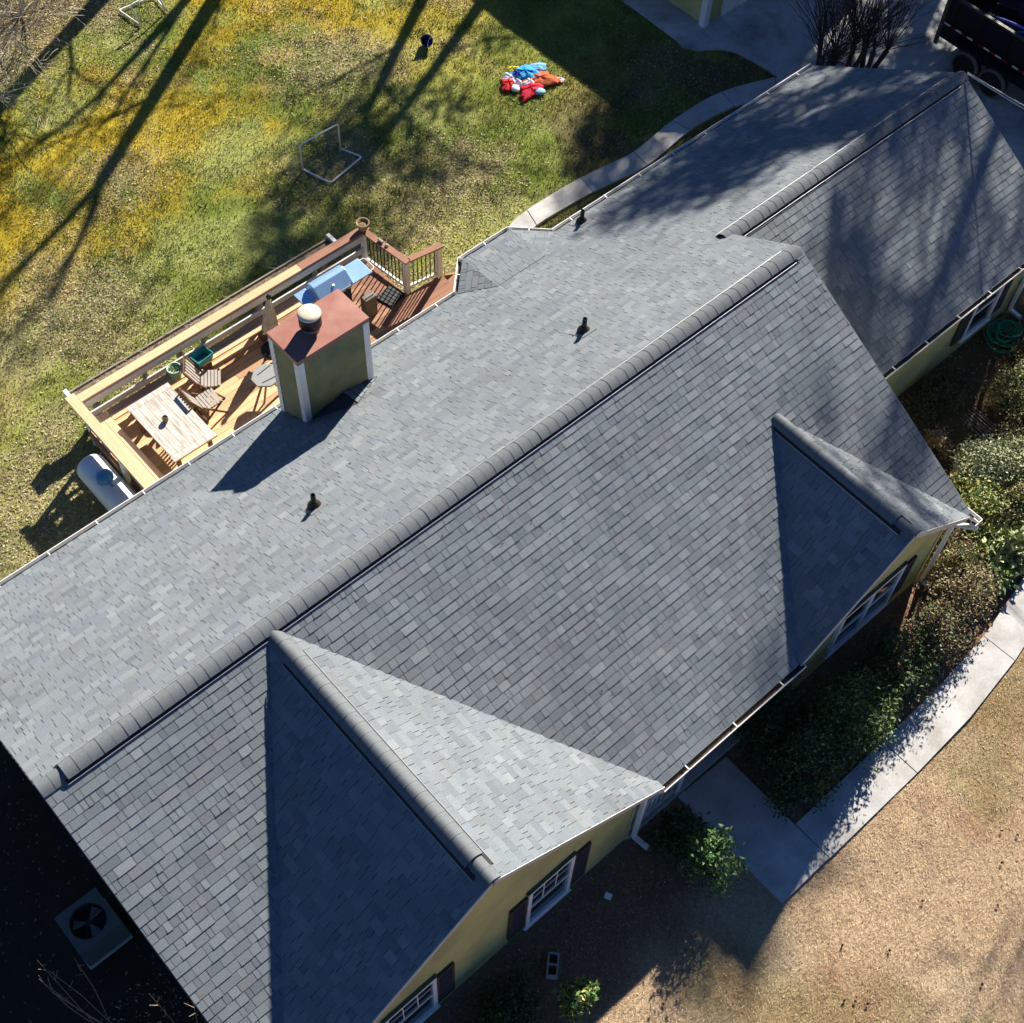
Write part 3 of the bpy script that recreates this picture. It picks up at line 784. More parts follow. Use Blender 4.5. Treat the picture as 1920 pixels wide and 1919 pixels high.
# left rail with its bench
for yy in (5.2, 6.7):
    MB().box(4.0, 4.09, yy - .045, yy + .045, -.05, 1.44).build('post', M_WHITE, deck)
for z0, z1 in ((1.15, 1.41), (.76, 1.0)):
    MB().box(4.092, 4.122, 4.75, 8.12, z0, z1).build('rail_board', M_RAILW, deck)
MB().box(3.96, 4.155, 4.72, 8.40, 1.453, 1.492, OR).build('rail_cap', M_WOODY, deck)
for i, (a, b) in enumerate(((4.20, 4.345), (4.355, 4.50))):
    MB().box(a, b, 4.75, 8.02, .97, 1.008, (OR[0] * (1 - .06 * i), OR[1] * (1 - .06 * i), OR[2])).build('bench_plank', M_WOODY, deck)
for yy in (5.6, 7.2): MB().box(4.24, 4.46, yy - .05, yy + .05, ZF, .968).build('bench_support', M_CHAIR, deck)
# far bench
for i, (a, b) in enumerate(((7.735, 7.875), (7.885, 8.025))):
    MB().box(4.52, 9.05, a, b, .97, 1.008, (.66, .44, .26) if i == 0 else (.42, .25, .15)).build('bench_plank', M_WOOD, deck)  # back plank coloured darker to paint in the rail's shade
for x in (5.4, 6.75, 8.1): MB().box(x - .06, x + .06, 7.78, 7.98, ZF, .968).build('bench_support', M_CHAIR, deck)
# return rail by the steps
def railing(p, q, n, end):
    p = Vector((*p, 0)); q = Vector((*q, 0)); d = (q - p).normalized()
    MB().bar(p + Vector((0, 0, 1.47)), q + d * .07 + Vector((0, 0, 1.47)), .15, .038, col=BR).build('rail_cap', M_WOOD, deck)
    MB().bar(p + Vector((0, 0, 1.415)), q + Vector((0, 0, 1.415)), .045, .07).build('top_rail', M_WHITE, deck)
    MB().bar(p + Vector((0, 0, .66)), q + Vector((0, 0, .66)), .05, .06).build('bottom_rail', M_WHITE, deck)
    for i in range(n):
        c = p.lerp(q, (i + 1) / (n + 1))
        MB().tube([c + Vector((0, 0, .69)), c + Vector((0, 0, 1.38))], .014, 6).build('baluster', M_BLACK, deck)
    if end: MB().box(q.x - .055, q.x + .055, q.y - .055, q.y + .055, 0, 1.451).build('post', M_WHITE, deck)
railing((11.06, 8.13), (11.2, 6.96), 10, True)
railing((11.26, 6.95), (11.98, 6.84), 6, True)
# steps
for k in range(3):
    MB().box(12.07 + k * .28, 12.34 + k * .28, 5.75, 6.8, .40 - k * .16, .435 - k * .16, BR).build('step', M_WOODY, deck)
for yy in (5.75, 6.78): MB().bar((12.05, yy, .48), (12.95, yy, -.02), .04, .2, col=BR).build('stringer', M_WOOD, deck)
for x in (5, 7, 9, 10.8): MB().box(x - .07, x + .07, 7.9, 8.04, -.1, .28).build('footing_post', M_OLDW, deck)

# trough planter outside the rail
tr = thing('trough_planter', 'long weathered timber planter trough running outside the deck rail', 'planter', (7.4, 8.76, 0))
for ya, yb in ((8.62, 8.655), (8.865, 8.90)): MB().box(4.2, 10.6, ya, yb, .78, 1.0).build('side_board', M_OLDW, tr)
MB().box(4.2, 10.6, 8.656, 8.864, .78, .96).build('soil', mat('dry planter soil', (.2, .16, .11), .95, .4, 9, .02, 12), tr)
for x in (4.16, 10.64): MB().box(x - .04, x + .04, 8.58, 8.94, .72, 1.06).build('end_board', M_WHITE, tr)
for x in (4.6, 6.6, 8.6, 10.3): MB().box(x - .05, x + .05, 8.70, 8.82, -.06, .78).build('leg', M_OLDW, tr)
tw = MB(); r4 = random.Random(8)
for i in range(150):
    x = r4.uniform(4.25, 7.2) if i < 110 else r4.uniform(7, 10.5); p = Vector((x, r4.uniform(8.66, 8.86), .92)); d = Vector((r4.uniform(-.25, .25), r4.uniform(-.12, .2), r4.uniform(.05, .25)))
    tw.tube([p, p + d * .6 + Vector((0, 0, .02)), p + d], [.004, .003, .002], 3)
stuff(tw.build('dry_stems', M_TWIG, tr))

# ================================================================== THINGS ON THE DECK
def rotz(mb, c, a, start=0):
    M = Matrix.Translation(Vector(c)) @ Matrix.Rotation(a, 4, 'Z') @ Matrix.Translation(-Vector(c)); return mb.xf(M, start)
# outdoor table
tb = thing('outdoor_table', 'worn whitewashed wooden table with a small pot on it', 'table', (5.25, 6.78, ZF))
n = 6; xw = .94 / n
for i in range(n):
    MB().box(4.78 + i * xw + .003, 4.78 + (i + 1) * xw - .003, 6.10, 7.46, 1.255, 1.29).build('top_board', M_TABLE, tb)
for ya, yb in ((5.95, 6.095), (7.465, 7.61)): MB().box(4.77, 5.73, ya, yb, 1.254, 1.291).build('end_board', M_TABLE, tb)
for ya in (6.08, 7.42): MB().box(4.86, 5.64, ya, ya + .04, 1.16, 1.25).build('apron', M_CHAIR, tb)
for x in (4.86, 5.60): MB().box(x, x + .04, 6.12, 7.42, 1.16, 1.25).build('apron', M_CHAIR, tb)
for x in (4.86, 5.57):
    for yy in (6.05, 7.42): MB().box(x, x + .075, yy, yy + .075, ZF, 1.16).build('leg', M_CHAIR, tb)
pt = thing('table_pot', 'small brown pot standing on the whitewashed table', 'pot', (5.18, 6.86, 1.292))
MB().lathe((5.18, 6.86, 1.292), [(.045, 0), (.06, .05), (.065, .10), (.05, .12), (.042, .11), (.04, .04)], 14).build('bowl', M_TERRA, pt, smooth=True)
MB().lathe((5.18, 6.86, 1.292), [(.042, .09), (.02, .1), (0, .1)], 10).build('soil', M_SOIL, pt)
# slatted chairs
def chair(label, c, a, folded=False):
    t = thing('slatted_chair', label, 'chair', (c[0], c[1], ZF), 'slatted wooden chairs on the deck')
    def add(mb, nm, m): mb.xf(Matrix.Translation((c[0], c[1], ZF)) @ Matrix.Rotation(a, 4, 'Z') @ Matrix.Scale(.86, 4)).build(nm, m, t)
    for i in range(6): add(MB().box(-.24, .24, -.22 + i * .078, -.22 + i * .078 + .06, .43, .45), 'seat_slat', M_CHAIRG)
    for i in range(5):
        x = -.2 + i * .09
        add(MB().bar((x + .02, .26, .47), (x + .02, .50, .95), .055, .016, up=(0, -1, .4)), 'back_slat', M_CHAIRG)
    for x in (-.255, .255):
        add(MB().bar((x, .22, .40), (x, .53, 1.0), .03, .045), 'back_post', M_CHAIR)
        add(MB().bar((x * 1.05, -.26, 0), (x * 1.05, .28, .60), .03, .045), 'leg', M_CHAIR)
        add(MB().bar((x * .95, .34, 0), (x * .95, -.20, .46), .03, .045), 'leg', M_CHAIR)
    add(MB().bar((-.26, .53, 1.0), (.26, .53, 1.0), .03, .06), 'top_rail', M_CHAIR)
    add(MB().bar((-.26, .25, .03), (.26, .25, .03), .03, .03), 'stretcher', M_CHAIR)
chair('slatted wooden chair facing the whitewashed table', (6.22, 7.02), R(88))
chair('slatted wooden chair between the bench and the other chair', (6.55, 7.42), R(55))
# bucket and tub on the bench
bk = thing('planting_bucket', 'pale mint bucket holding plants on the bench', 'bucket', (6.02, 7.83, 1.009))
MB().lathe((6.02, 7.83, 1.009), [(.105, 0), (.135, .27), (.148, .27), (.148, .29), (.128, .29), (.122, .20), (.0, .20)], 24).build('shell', M_GREENP, bk, smooth=True)
pm = MB(); r5 = random.Random(3)
for i in range(60):
    a = r5.random() * 6.28; q = r5.random() ** .5 * .11; p = Vector((6.02 + q * math.cos(a), 7.83 + q * math.sin(a), 1.215)); d = Vector((r5.uniform(-.05, .05), r5.uniform(-.05, .05), r5.uniform(.02, .10))); e = d.orthogonal().normalized() * .014
    pm.poly([p, p + d * .5 + e, p + d, p + d * .5 - e])
stuff(pm.build('plants', M_PLANT, bk))
MB().tube([(6.02 + .15 * math.cos(t), 7.83 - .05, 1.27 + .0 - .12 * math.sin(t)) for t in [i * math.pi / 8 for i in range(9)]], .004, 5).build('handle', M_LEAD, bk)
tu = thing('teal_tub', 'rectangular teal plastic tub standing on the bench', 'tub', (6.66, 7.86, 1.009))
def tub(c, hx, hy, h, a, m, nm, parent, th=.014):
    b = MB(); t0 = .86
    o = [(-hx*t0, -hy*t0, 0), (hx*t0, -hy*t0, 0), (hx*t0, hy*t0, 0), (-hx*t0, hy*t0, 0), (-hx, -hy, h), (hx, -hy, h), (hx, hy, h), (-hx, hy, h)]
    i = [(x * .9, y * .88, z + (.015 if z == 0 else 0)) for x, y, z in o]
    b.raw(o + i, [(0,3,2,1),(0,1,5,4),(1,2,6,5),(2,3,7,6),(3,0,4,7),(8,9,10,11),(12,13,9,8),(13,14,10,9),(14,15,11,10),(15,12,8,11),(4,5,13,12),(5,6,14,13),(6,7,15,14),(7,4,12,15)])
    b.xf(Matrix.Translation(c) @ Matrix.Rotation(a, 4, 'Z')); return b.build(nm, m, parent, bevel=.006)
tub((6.66, 7.86, 1.009), .20, .15, .17, R(8), M_TEAL, 'shell', tu)
MB().box(6.50, 6.82, 7.75, 7.97, 1.03, 1.035).xf(Matrix.Translation((6.66, 7.86, 0)) @ Matrix.Rotation(R(8), 4, 'Z') @ Matrix.Translation((-6.66, -7.86, 0))).build('water', mat('tub water', (.02, .12, .15), .08, 0), tu)
# grey side table
gs = thing('side_table', 'small grey plastic side table next to the chimney', 'side table', (7.36, 6.63, ZF))
oc = [(7.36 + .29 * math.cos(R(22.5 + 45 * i)) * (1.1 if i % 4 in (0, 3) else .92), 6.63 + .29 * math.sin(R(22.5 + 45 * i))) for i in range(8)]
tpm = MB().prism(oc, 1.09, 1.135); tpm.poly([(x, y, 1.09) for x, y in reversed(oc)]); tpm.build('top', M_GREYPL, gs, bevel=.01)
for a in (90, 210, 330):
    MB().bar((7.36, 6.63, 1.08), (7.36 + .27 * math.cos(R(a)), 6.63 + .27 * math.sin(R(a)), ZF), .035, .035).build('leg', M_GREYPL, gs)
for i in (-1, 1): MB().bar((7.20 + i * .02, 6.63 + i * .11, 1.137), (7.56, 6.63 + i * .15, 1.137), .02, .006).build('ridge_strip', M_DKSTEEL, gs)
# closed umbrella
um = thing('patio_umbrella', 'closed off white patio umbrella leaning beside the chimney', 'umbrella', (8.05, 7.5, ZF))
p0 = Vector((8.05, 7.5, ZF)); p1 = Vector((8.22, 7.56, 2.02)); ax = (p1 - p0)
MB().tube([p0, p1], .02, 8).build('pole', M_STEEL, um)
MB().lathe(p0, [(.22, 0), (.22, .04), (.06, .07), (.035, .2), (.0, .2)], 20).build('base', M_DKSTEEL, um)
cv = MB(); rows = []
for i in range(9):
    t = i / 8; c = p0 + ax * (1.0 - .62 * t); ring = []
    for k in range(24):
        a = k * math.pi / 12; q = (.02 + .13 * t ** .7) * (1 + .28 * math.cos(8 * a) * min(1, t * 2)); ring.append(c + Vector((math.cos(a) * q, math.sin(a) * q, 0)))
    rows.append(ring)
for i in range(8):
    for k in range(24): cv.poly([rows[i][k], rows[i+1][k], rows[i+1][(k+1) % 24], rows[i][(k+1) % 24]])
cv.build('canopy', M_CANVAS, um)
MB().lathe(p1, [(.05, -.04), (.055, .0), (.03, .05), (0, .07)], 10).build('finial', M_BLACK, um)
MB().tube([p0 + ax * .55 + Vector((.11 * math.cos(t), .11 * math.sin(t), 0)) for t in [i * math.pi / 8 for i in range(17)]], .012, 5).build('strap', M_CANVAS, um)
# grill
gr = thing('gas_grill', 'stainless steel gas grill with side shelves by the far rail', 'grill', (9.7, 7.47, ZF))
MB().box(9.22, 9.98, 7.26, 7.70, ZF + .1, 1.30).build('cabinet', M_DKSTEEL, gr)
MB().box(9.20, 10.0, 7.24, 7.72, 1.30, 1.38).build('firebox', M_STEEL, gr)
hd = MB(); prof = [(7.72, 1.38), (7.72, 1.50), (7.66, 1.60), (7.56, 1.645), (7.46, 1.635), (7.22, 1.44), (7.20, 1.38)]
nP = len(prof)
hd.raw([(9.2, y, z) for y, z in prof] + [(10.02, y, z) for y, z in prof], [tuple(range(nP)), tuple(reversed(range(nP, 2*nP)))] + [(i, nP + i, nP + (i+1) % nP, (i+1) % nP) for i in range(nP)])
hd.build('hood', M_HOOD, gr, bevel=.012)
MB().tube([(9.3, 7.22, 1.45), (9.3, 7.17, 1.47), (9.92, 7.17, 1.47), (9.92, 7.22, 1.45)], .012, 8).build('hood_handle', M_STEEL, gr)
MB().lathe((9.61, 7.335, 1.545), [(.03, 0), (.03, .012), (0, .014)], 12).build('thermometer', M_WHITE, gr)
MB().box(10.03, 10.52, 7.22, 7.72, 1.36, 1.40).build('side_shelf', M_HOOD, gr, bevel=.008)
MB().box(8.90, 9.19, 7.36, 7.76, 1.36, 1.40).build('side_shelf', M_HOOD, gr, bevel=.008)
MB().tube([(10.52, 7.66, 1.38), (10.62, 7.64, 1.38), (10.64, 7.60, 1.38), (10.64, 7.34, 1.38), (10.62, 7.30, 1.38), (10.52, 7.28, 1.38)], .012, 8).build('towel_bar', M_WHITE, gr)
for i in range(4): MB().lathe((9.34 + i * .17, 7.235, 1.34), [(.022, -.025), (.022, 0)], 10, axis='y').build('knob', M_BLACK, gr)
for x in (9.28, 9.92):
    for yy in (7.3, 7.66): MB().lathe((x - .015, yy, ZF + .05), [(.05, 0), (.05, .03)], 12, axis='x').build('caster', M_RUBBER, gr)
# cabinet, mat, bowl
cb2 = thing('storage_bin', 'narrow grey brown bin with a metal handle beside the grill', 'bin', (10.2, 7.0, ZF))
MB().box(10.06, 10.34, 6.88, 7.08, ZF, 1.10).build('body', mat('bin panel', (.17, .14, .11), .7, .15), cb2, bevel=.01)
MB().tube([(10.12, 6.95, 1.10), (10.12, 6.95, 1.13), (10.30, 6.95, 1.13), (10.30, 6.95, 1.10)], .012, 6).build('handle', M_STEEL, cb2)
mt = thing('door_mat', 'black ribbed mat lying on the red planks by the steps', 'mat', (10.8, 7.05, ZF))
b0 = MB().box(-.25, .25, -.22, .22, 0, .018).xf(Matrix.Translation((10.82, 7.05, ZF + .003)) @ Matrix.Rotation(R(14), 4, 'Z')); b0.build('backing', M_RUBBER, mt, bevel=.015)
for i in range(5):
    MB().box(-.22 + i * .09, -.22 + i * .09 + .07, -.20, .20, .018, .036).xf(Matrix.Translation((10.82, 7.05, ZF + .003)) @ Matrix.Rotation(R(14), 4, 'Z')).build('rib', mat('mat rib', (.035, .037, .04), .6) if i == 0 else bpy.data.materials['mat rib'], mt)
bw = thing('rail_bowl', 'woven brown bowl planter on the far corner of the deck rail', 'planter', (11.06, 8.2, 1.492))
MB().lathe((11.06, 8.2, 1.492), [(.07, 0), (.12, .10), (.145, .20), (.145, .215), (.125, .21), (.09, .10), (.0, .09)], 20).build('bowl', M_BOWL, bw, smooth=True)
MB().lathe((11.06, 8.2, 1.492), [(.108, .15), (.05, .165), (0, .17)], 14).build('soil', mat('dry soil', (.16, .12, .06), .95, .4, 20), bw)
ra = thing('rail_ornament', 'small grey lantern lying on the return rail cap', 'ornament', (11.16, 7.6, 1.49))
MB().lathe((11.12, 7.72, 1.525), [(.0, 0), (.03, .01), (.035, .06), (.02, .12), (.03, .14), (0, .15)], 10, axis='y').xf(Matrix.Translation((0, -.1, 0))).build('body', M_CHAIRG, ra)
MB().lathe((11.15, 7.52, 1.49), [(.04, 0), (.04, .03), (.02, .05), (0, .05)], 10).build('lid', M_CHAIRG, ra)

# ================================================================== PROPANE TANK
tk = thing('propane_tank', 'white horizontal propane tank with a dome, both tinted shade blue, beside the deck', 'tank', (3.66, 6.55, 0))
tz = .60; tr_ = .30; pf = []
for i in range(7): a = i * math.pi / 12; pf.append((tr_ * math.sin(a) , -.17 * math.cos(a)))
prf = [(r, 5.72 + h) for r, h in pf] + [(r, 7.36 - h) for r, h in reversed(pf)]
MB().lathe((3.66, 0, tz), prf, 36, axis='y').build('shell', M_TANK, tk, smooth=True)
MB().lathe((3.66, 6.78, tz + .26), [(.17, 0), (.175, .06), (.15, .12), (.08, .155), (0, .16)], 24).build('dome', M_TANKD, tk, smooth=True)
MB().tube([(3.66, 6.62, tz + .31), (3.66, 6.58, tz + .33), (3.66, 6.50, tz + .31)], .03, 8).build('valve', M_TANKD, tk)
for yy in (6.0, 7.05): MB().box(3.48, 3.84, yy - .06, yy + .06, -.05, .36).build('saddle', M_BLOCK, tk)

# ================================================================== LAWN THINGS
def goal(label, fr, mid_l, mid_r, base_l, base_r, h):
    """hinged pipe frame: an upright loop and a loop lying on the grass"""
    t = thing('goal_frame', label, 'goal', (*[(a + b) / 2 for a, b in zip(mid_l, mid_r)], 0), 'white pipe goals on the lawn')
    L = Vector((*mid_l, .02)); Rr = Vector((*mid_r, .02)); tl = L + Vector((fr[0], fr[1], h)); trr = Rr + Vector((fr[0], fr[1], h))
    def loop(a, b, c, d):
        def rnd(p, q, s, r=.07): return [q + (p - q).normalized() * r, q + ((p - q).normalized() + (s - q).normalized()) * r * .28, q + (s - q).normalized() * r]
        return [a] + rnd(a, b, c) + rnd(b, c, d) + [d]
    MB().tube(loop(L, tl, trr, Rr), .022, 8).build('upright_loop', M_PVC, t, smooth=True)
    MB().tube(loop(L, Vector((*base_l, .03)), Vector((*base_r, .03)), Rr), .022, 8).build('ground_loop', M_PVC, t, smooth=True)
goal('white pipe goal frame standing in the middle of the lawn', (-.06, -.10), (11.99, 11.77), (13.08, 11.76), (12.21, 11.0), (13.29, 11.21), .85)
goal('white pipe goal frame at the far end of the mossy lawn', (-.12, .05), (11.95, 18.42), (12.75, 18.5), (11.85, 19.25), (12.85, 19.15), .62)
pl = thing('blue_bucket', 'dark blue bucket with a thin handle lying on the grass', 'bucket', (16.98, 13.3, 0))
bb = MB().lathe((0, 0, 0), [(.0, 0), (.14, .005), (.185, .36), (.20, .36), (.20, .39), (.17, .39), (.12, .05), (0, .04)], 24)
bb.xf(Matrix.Translation((16.98, 13.3, .16)) @ Matrix.Rotation(R(52), 4, (1, -.6, 0)) @ Matrix.Translation((0, 0, -.16)) @ Matrix.Scale(.78, 4)).build('shell', mat('navy plastic', (.012, .03, .15), .4), pl, smooth=True)
MB().tube([(17.0 + .2 * math.cos(t), 13.02 + .06 * math.sin(t), .22 + .2 * math.sin(t)) for t in [i * math.pi / 8 for i in range(9)]], .006, 5).build('handle', M_STEEL, pl)
# collapsed inflatable decorations
inf = thing('collapsed_inflatable', 'heap of deflated red, blue, orange and white inflatable lawn decorations', 'inflatable', (18.0, 10.6, 0))
def blob(nm, c, s, a, col, seed, amp=.5, flat=.5):
    c = (18.0 + (c[0] - 18.0) * .9, 10.6 + (c[1] - 10.6) * .9, c[2] * .6); s = (s[0] * 1.08, s[1] * 1.08, s[2])
    rr = np.random.RandomState(seed); nu, nv = 28, 14; b = MB(); pts = []
    ph = rr.rand(6) * 6.28
    for j in range(nv + 1):
        v = j / nv * math.pi; row = []
        for i in range(nu):
            u = i / nu * 2 * math.pi
            k = 1 + amp * (.35 * math.sin(3 * u + ph[0] + 2 * math.sin(v * 2 + ph[1])) + .22 * math.sin(7 * u + ph[2]) * math.sin(v * 3 + ph[3]) + .16 * math.sin(11 * u + 5 * v + ph[4]))
            x, y, z = math.cos(u) * math.sin(v) * k, math.sin(u) * math.sin(v) * k, math.cos(v) * (1 + .3 * amp * math.sin(5 * u + ph[5]))
            row.append(Vector((x * s[0], y * s[1], max(-.02 / s[2], z) * s[2] * .62)))
        pts.append(row)
    for j in range(nv):
        for i in range(nu): b.poly([pts[j][i], pts[j+1][i], pts[j+1][(i+1) % nu], pts[j][(i+1) % nu]])
    b.xf(Matrix.Translation(c) @ Matrix.Rotation(a, 4, 'Z'))
    o = b.build(nm, mat('nylon ' + nm, col, .75, .15, 6, .01, 14, spec=.2), inf, smooth=True); return o
blob('blue_body', (18.15, 10.92, .05), (.36, .26, .22), R(-38), (.03, .30, .62), 1)
blob('navy_fold', (17.92, 10.98, .08), (.16, .17, .19), 0, (.012, .035, .22), 2)
blob('red_hat', (17.55, 10.92, .04), (.22, .18, .16), R(30), (.5, .012, .02), 3)
blob('white_brim', (17.74, 11.0, .05), (.14, .26, .15), R(10), (.68, .70, .74), 4)
blob('orange_skirt', (18.32, 10.52, .04), (.42, .25, .17), R(-32), (.42, .085, .025), 5, .5)
blob('red_cone', (17.86, 10.38, .04), (.36, .20, .17), R(14), (.45, .008, .03), 6)
blob('white_collar', (18.0, 10.58, .08), (.17, .14, .13), R(30), (.6, .6, .7), 7)
blob('white_pompom', (17.56, 10.68, .09), (.10, .12, .10), 0, (.7, .72, .75), 8, .08)
blob('sky_pompom', (17.98, 10.18, .08), (.15, .10, .09), R(-40), (.25, .5, .72), 9, .1)
blob('pale_blue_foot', (18.62, 10.94, .05), (.22, .14, .12), R(-30), (.18, .45, .72), 10, .25)
blob('yellow_crest', (18.02, 11.28, .04), (.15, .11, .14), 0, (.6, .5, .05), 11)
blob('torn_hem', (18.62, 10.28, .02), (.22, .11, .07), R(-32), (.5, .5, .52), 12, .7)

# ================================================================== DETACHED GARAGE
dg = thing('detached_garage', 'olive detached garage with white corner trim at the driveway', 'garage', (26.2, 13, 0))
GA = (22.9, 29.5, 9.4, 16.5)
wl = MB()
zt = 2.62; x0, x1, y0, y1 = GA; xm = (x0 + x1) / 2; pk = zt + .5 * (x1 - x0) / 2
def lap(p, q, z0, z1, out):
    z = z0
    while z < z1 - .01:
        z2 = min(z + .15, z1); o = Vector((*out, 0)); a = Vector((*p, 0)); b = Vector((*q, 0)); up = Vector((0, 0, 1))
        wl.poly([a + o*.016 + up*z, b + o*.016 + up*z, b + o*.002 + up*z2, a + o*.002 + up*z2]); wl.poly([a + up*z, b + up*z, b + o*.016 + up*z, a + o*.016 + up*z]); z = z2
lap((x0, y0), (x0, y1), -.1, zt, (-1, 0)); lap((x0, y0), (x1, y0), -.1, zt, (0, -1)); lap((x1, y0), (x1, y1), -.1, zt, (1, 0)); lap((x0, y1), (x1, y1), -.1, zt, (0, 1))
wl.poly([(x0, y0, zt), (x1, y0, zt), (xm, y0, pk)]); wl.poly([(x0, y1, zt), (x1, y1, zt), (xm, y1, pk)])
wl.build('wall', M_SIDING, dg)
rf = MB(); ov = .42
for sx in (-1, 1):
    xe = xm + sx * ((x1 - x0) / 2 + ov); ze = pk - .5 * ((x1 - x0) / 2 + ov)
    pts = [Vector((xm, y0 - ov, pk + .12)), Vector((xe, y0 - ov, ze + .12)), Vector((xe, y1 + ov, ze + .12)), Vector((xm, y1 + ov, pk + .12))]
    rf.raw(pts + [p - Vector((0, 0, .12)) for p in pts], [(0,1,2,3), (7,6,5,4), (0,4,5,1), (1,5,6,2), (2,6,7,3), (3,7,4,0)])
rf.build('roof', M_CAP, dg)
for (x, y) in ((x0, y0), (x1, y0), (x0, y1), (x1, y1)): MB().box(x - .09, x + .09, y - .09, y + .09, 0, zt).build('corner_board', M_WHITE, dg)
for a, b in ((23.62, 26.0), (26.4, 28.8)):
    d_ = MB().box(a, b, y0 - .05, y0 + .02, .03, 2.25).build('garage_door', M_WHITE, dg)
    for i in range(1, 4): MB().box(a + .04, b - .04, y0 - .056, y0 - .048, .03 + i * .55, .05 + i * .55).build('panel_joint', M_RAILW, d_)
    for xx in (a - .06, b + .06): MB().box(xx - .05, xx + .05, y0 - .07, y0 + .02, .03, 2.32).build('door_trim', M_WHITE, dg)

# ================================================================== DUMP TRAILER
tl = thing('dump_trailer', 'black dump trailer with tandem wheels and a load on the driveway', 'trailer', (27.6, 2.5, .035))
ty0, ty1 = -1.0, 4.98; tx0, tx1 = 26.62, 28.7; z0, z1 = .66, 1.72
MB().box(tx0, tx1, ty0, ty1, z0 - .1, z0).build('bed', M_TRAIL, tl)
for xa in (tx0, tx1 - .05): MB().box(xa, xa + .05, ty0, ty1, z0, z1).build('side_panel', M_TRAIL, tl)
MB().box(tx0 + .05, tx1 - .05, ty0, ty0 + .05, z0, z1).build('front_panel', M_TRAIL, tl)
tg = MB().box(tx0 + .05, tx1 - .05, ty1 - .05, ty1, z0, z1).build('tailgate', M_TRAIL, tl)
for i in range(3): MB().box(tx0 + .3 + i * .7, tx0 + .36 + i * .7, ty1, ty1 + .05, z0, z1).build('gate_rib', M_TRAIL, tg)
for xa in (tx0 - .035, tx1 - .05):
    MB().box(xa, xa + .085, ty0, ty1, z1, z1 + .06).build('top_rail', mat('worn trailer rail', (.07, .06, .055), .5), tl)
    yy = ty0 + .2
    while yy < ty1: MB().box(xa, xa + .033, yy, yy + .06, z0, z1).build('side_rib', M_TRAIL, tl); yy += .78
MB().box(tx0 - .05, tx0, ty1 - .08, ty1 + .02, .35, z1).build('corner_post', mat('dusty post', (.09, .075, .065), .7), tl)
MB().box(tx0 + .25, tx0 + .40, ty0 - 1.6, ty1 - .1, .42, z0 - .1).build('frame_rail', M_TRAIL, tl)
MB().box(tx1 - .40, tx1 - .25, ty0 - 1.6, ty1 - .1, .42, z0 - .1).build('frame_rail', M_TRAIL, tl)
yy = ty1 - .1; k = 0
while yy > ty0 + .3:
    L = .17; MB().box(tx0 - .042, tx0 - .036, yy - L, yy, .98, 1.03).build('tape', M_TAPEW if k % 2 == 0 else M_TAPER, tl); yy -= L + .005; k += 1
    if k % 5 == 0: yy -= .16
fen = MB()
for yc in (3.88, 3.06):
    for xw, sd in ((26.36, -1), (28.75, 1)):
        wh = MB().lathe((xw, yc, .415), [(.20, 0), (.33, .0), (.375, .03), (.38, .1), (.375, .19), (.33, .22), (.2, .22)], 36, axis='x').build('wheel', M_TYRED, tl, smooth=True)
        if sd < 0:
            MB().lathe((xw - .006, yc, .415), [(.315, -.004), (.36, .0), (.382, .025), (.384, .06)], 36, axis='x', cap=False).build('tread_edge', M_TYRE, wh, smooth=True)
            MB().lathe((xw + .03, yc, .415), [(.0, 0), (.07, -.03), (.075, .0), (.19, .02), (.21, -.01), (.215, .05)], 24, axis='x').build('rim', mat('black rim', (.03, .03, .032), .5) if 'black rim' not in bpy.data.materials else bpy.data.materials['black rim'], wh, smooth=True)
MB().box(26.34, 26.62, 2.55, 4.40, .84, .87).build('fender', M_TRAIL, tl)
jk = MB(); r6 = random.Random(4)
for i in range(60):
    c = Vector((r6.uniform(26.8, 28.5), r6.uniform(-.6, 4.7), r6.uniform(.75, 1.2))); s = [r6.uniform(.08, .35) for _ in range(3)]
    st = len(jk.v); jk.box(-s[0], s[0], -s[1], s[1], -s[2] * .3, s[2] * .3); jk.xf(Matrix.Translation(c) @ Matrix.Rotation(r6.random() * 3, 4, 'Z') @ Matrix.Rotation(r6.uniform(-.5, .5), 4, 'X'), st)
ld = thing('rubble_load', 'dark torn shingle debris heaped inside the black trailer', 'debris', (27.6, 2, .7)); ld['kind'] = 'stuff'
stuff(jk.build('debris', M_JUNK, ld))
tp = thing('blue_tarp', 'crumpled bright blue tarp over the load in the trailer', 'tarp', (27.9, 2.6, 1.2))
tb_ = MB(); N = 22; pts = {}
for i in range(N + 1):
    for j in range(N + 1):
        x = 27.15 + 1.4 * i / N; y = .6 + 2.6 * j / N; z = 1.28 + .28 * float(fbm(x, y, 1.6, 70)) + .10 * float(fbm(x, y, 5, 71)) - .25 * max(0, (j / N - .75)) ; pts[i, j] = (x + .05 * math.sin(9 * y), y + .06 * math.sin(7 * x), z)
for i in range(N):
    for j in range(N): tb_.poly([pts[i, j], pts[i+1, j], pts[i+1, j+1], pts[i, j+1]])
tb_.build('sheet', M_TARP, tp, smooth=True)
MB().tube([(26.72, 3.72, 1.80), (26.80, 3.4, 1.81), (26.86, 3.05, 1.82), (26.9, 2.85, 1.80)], [.02, .03, .03, .02], 6).build('strap', M_PURP, tp)

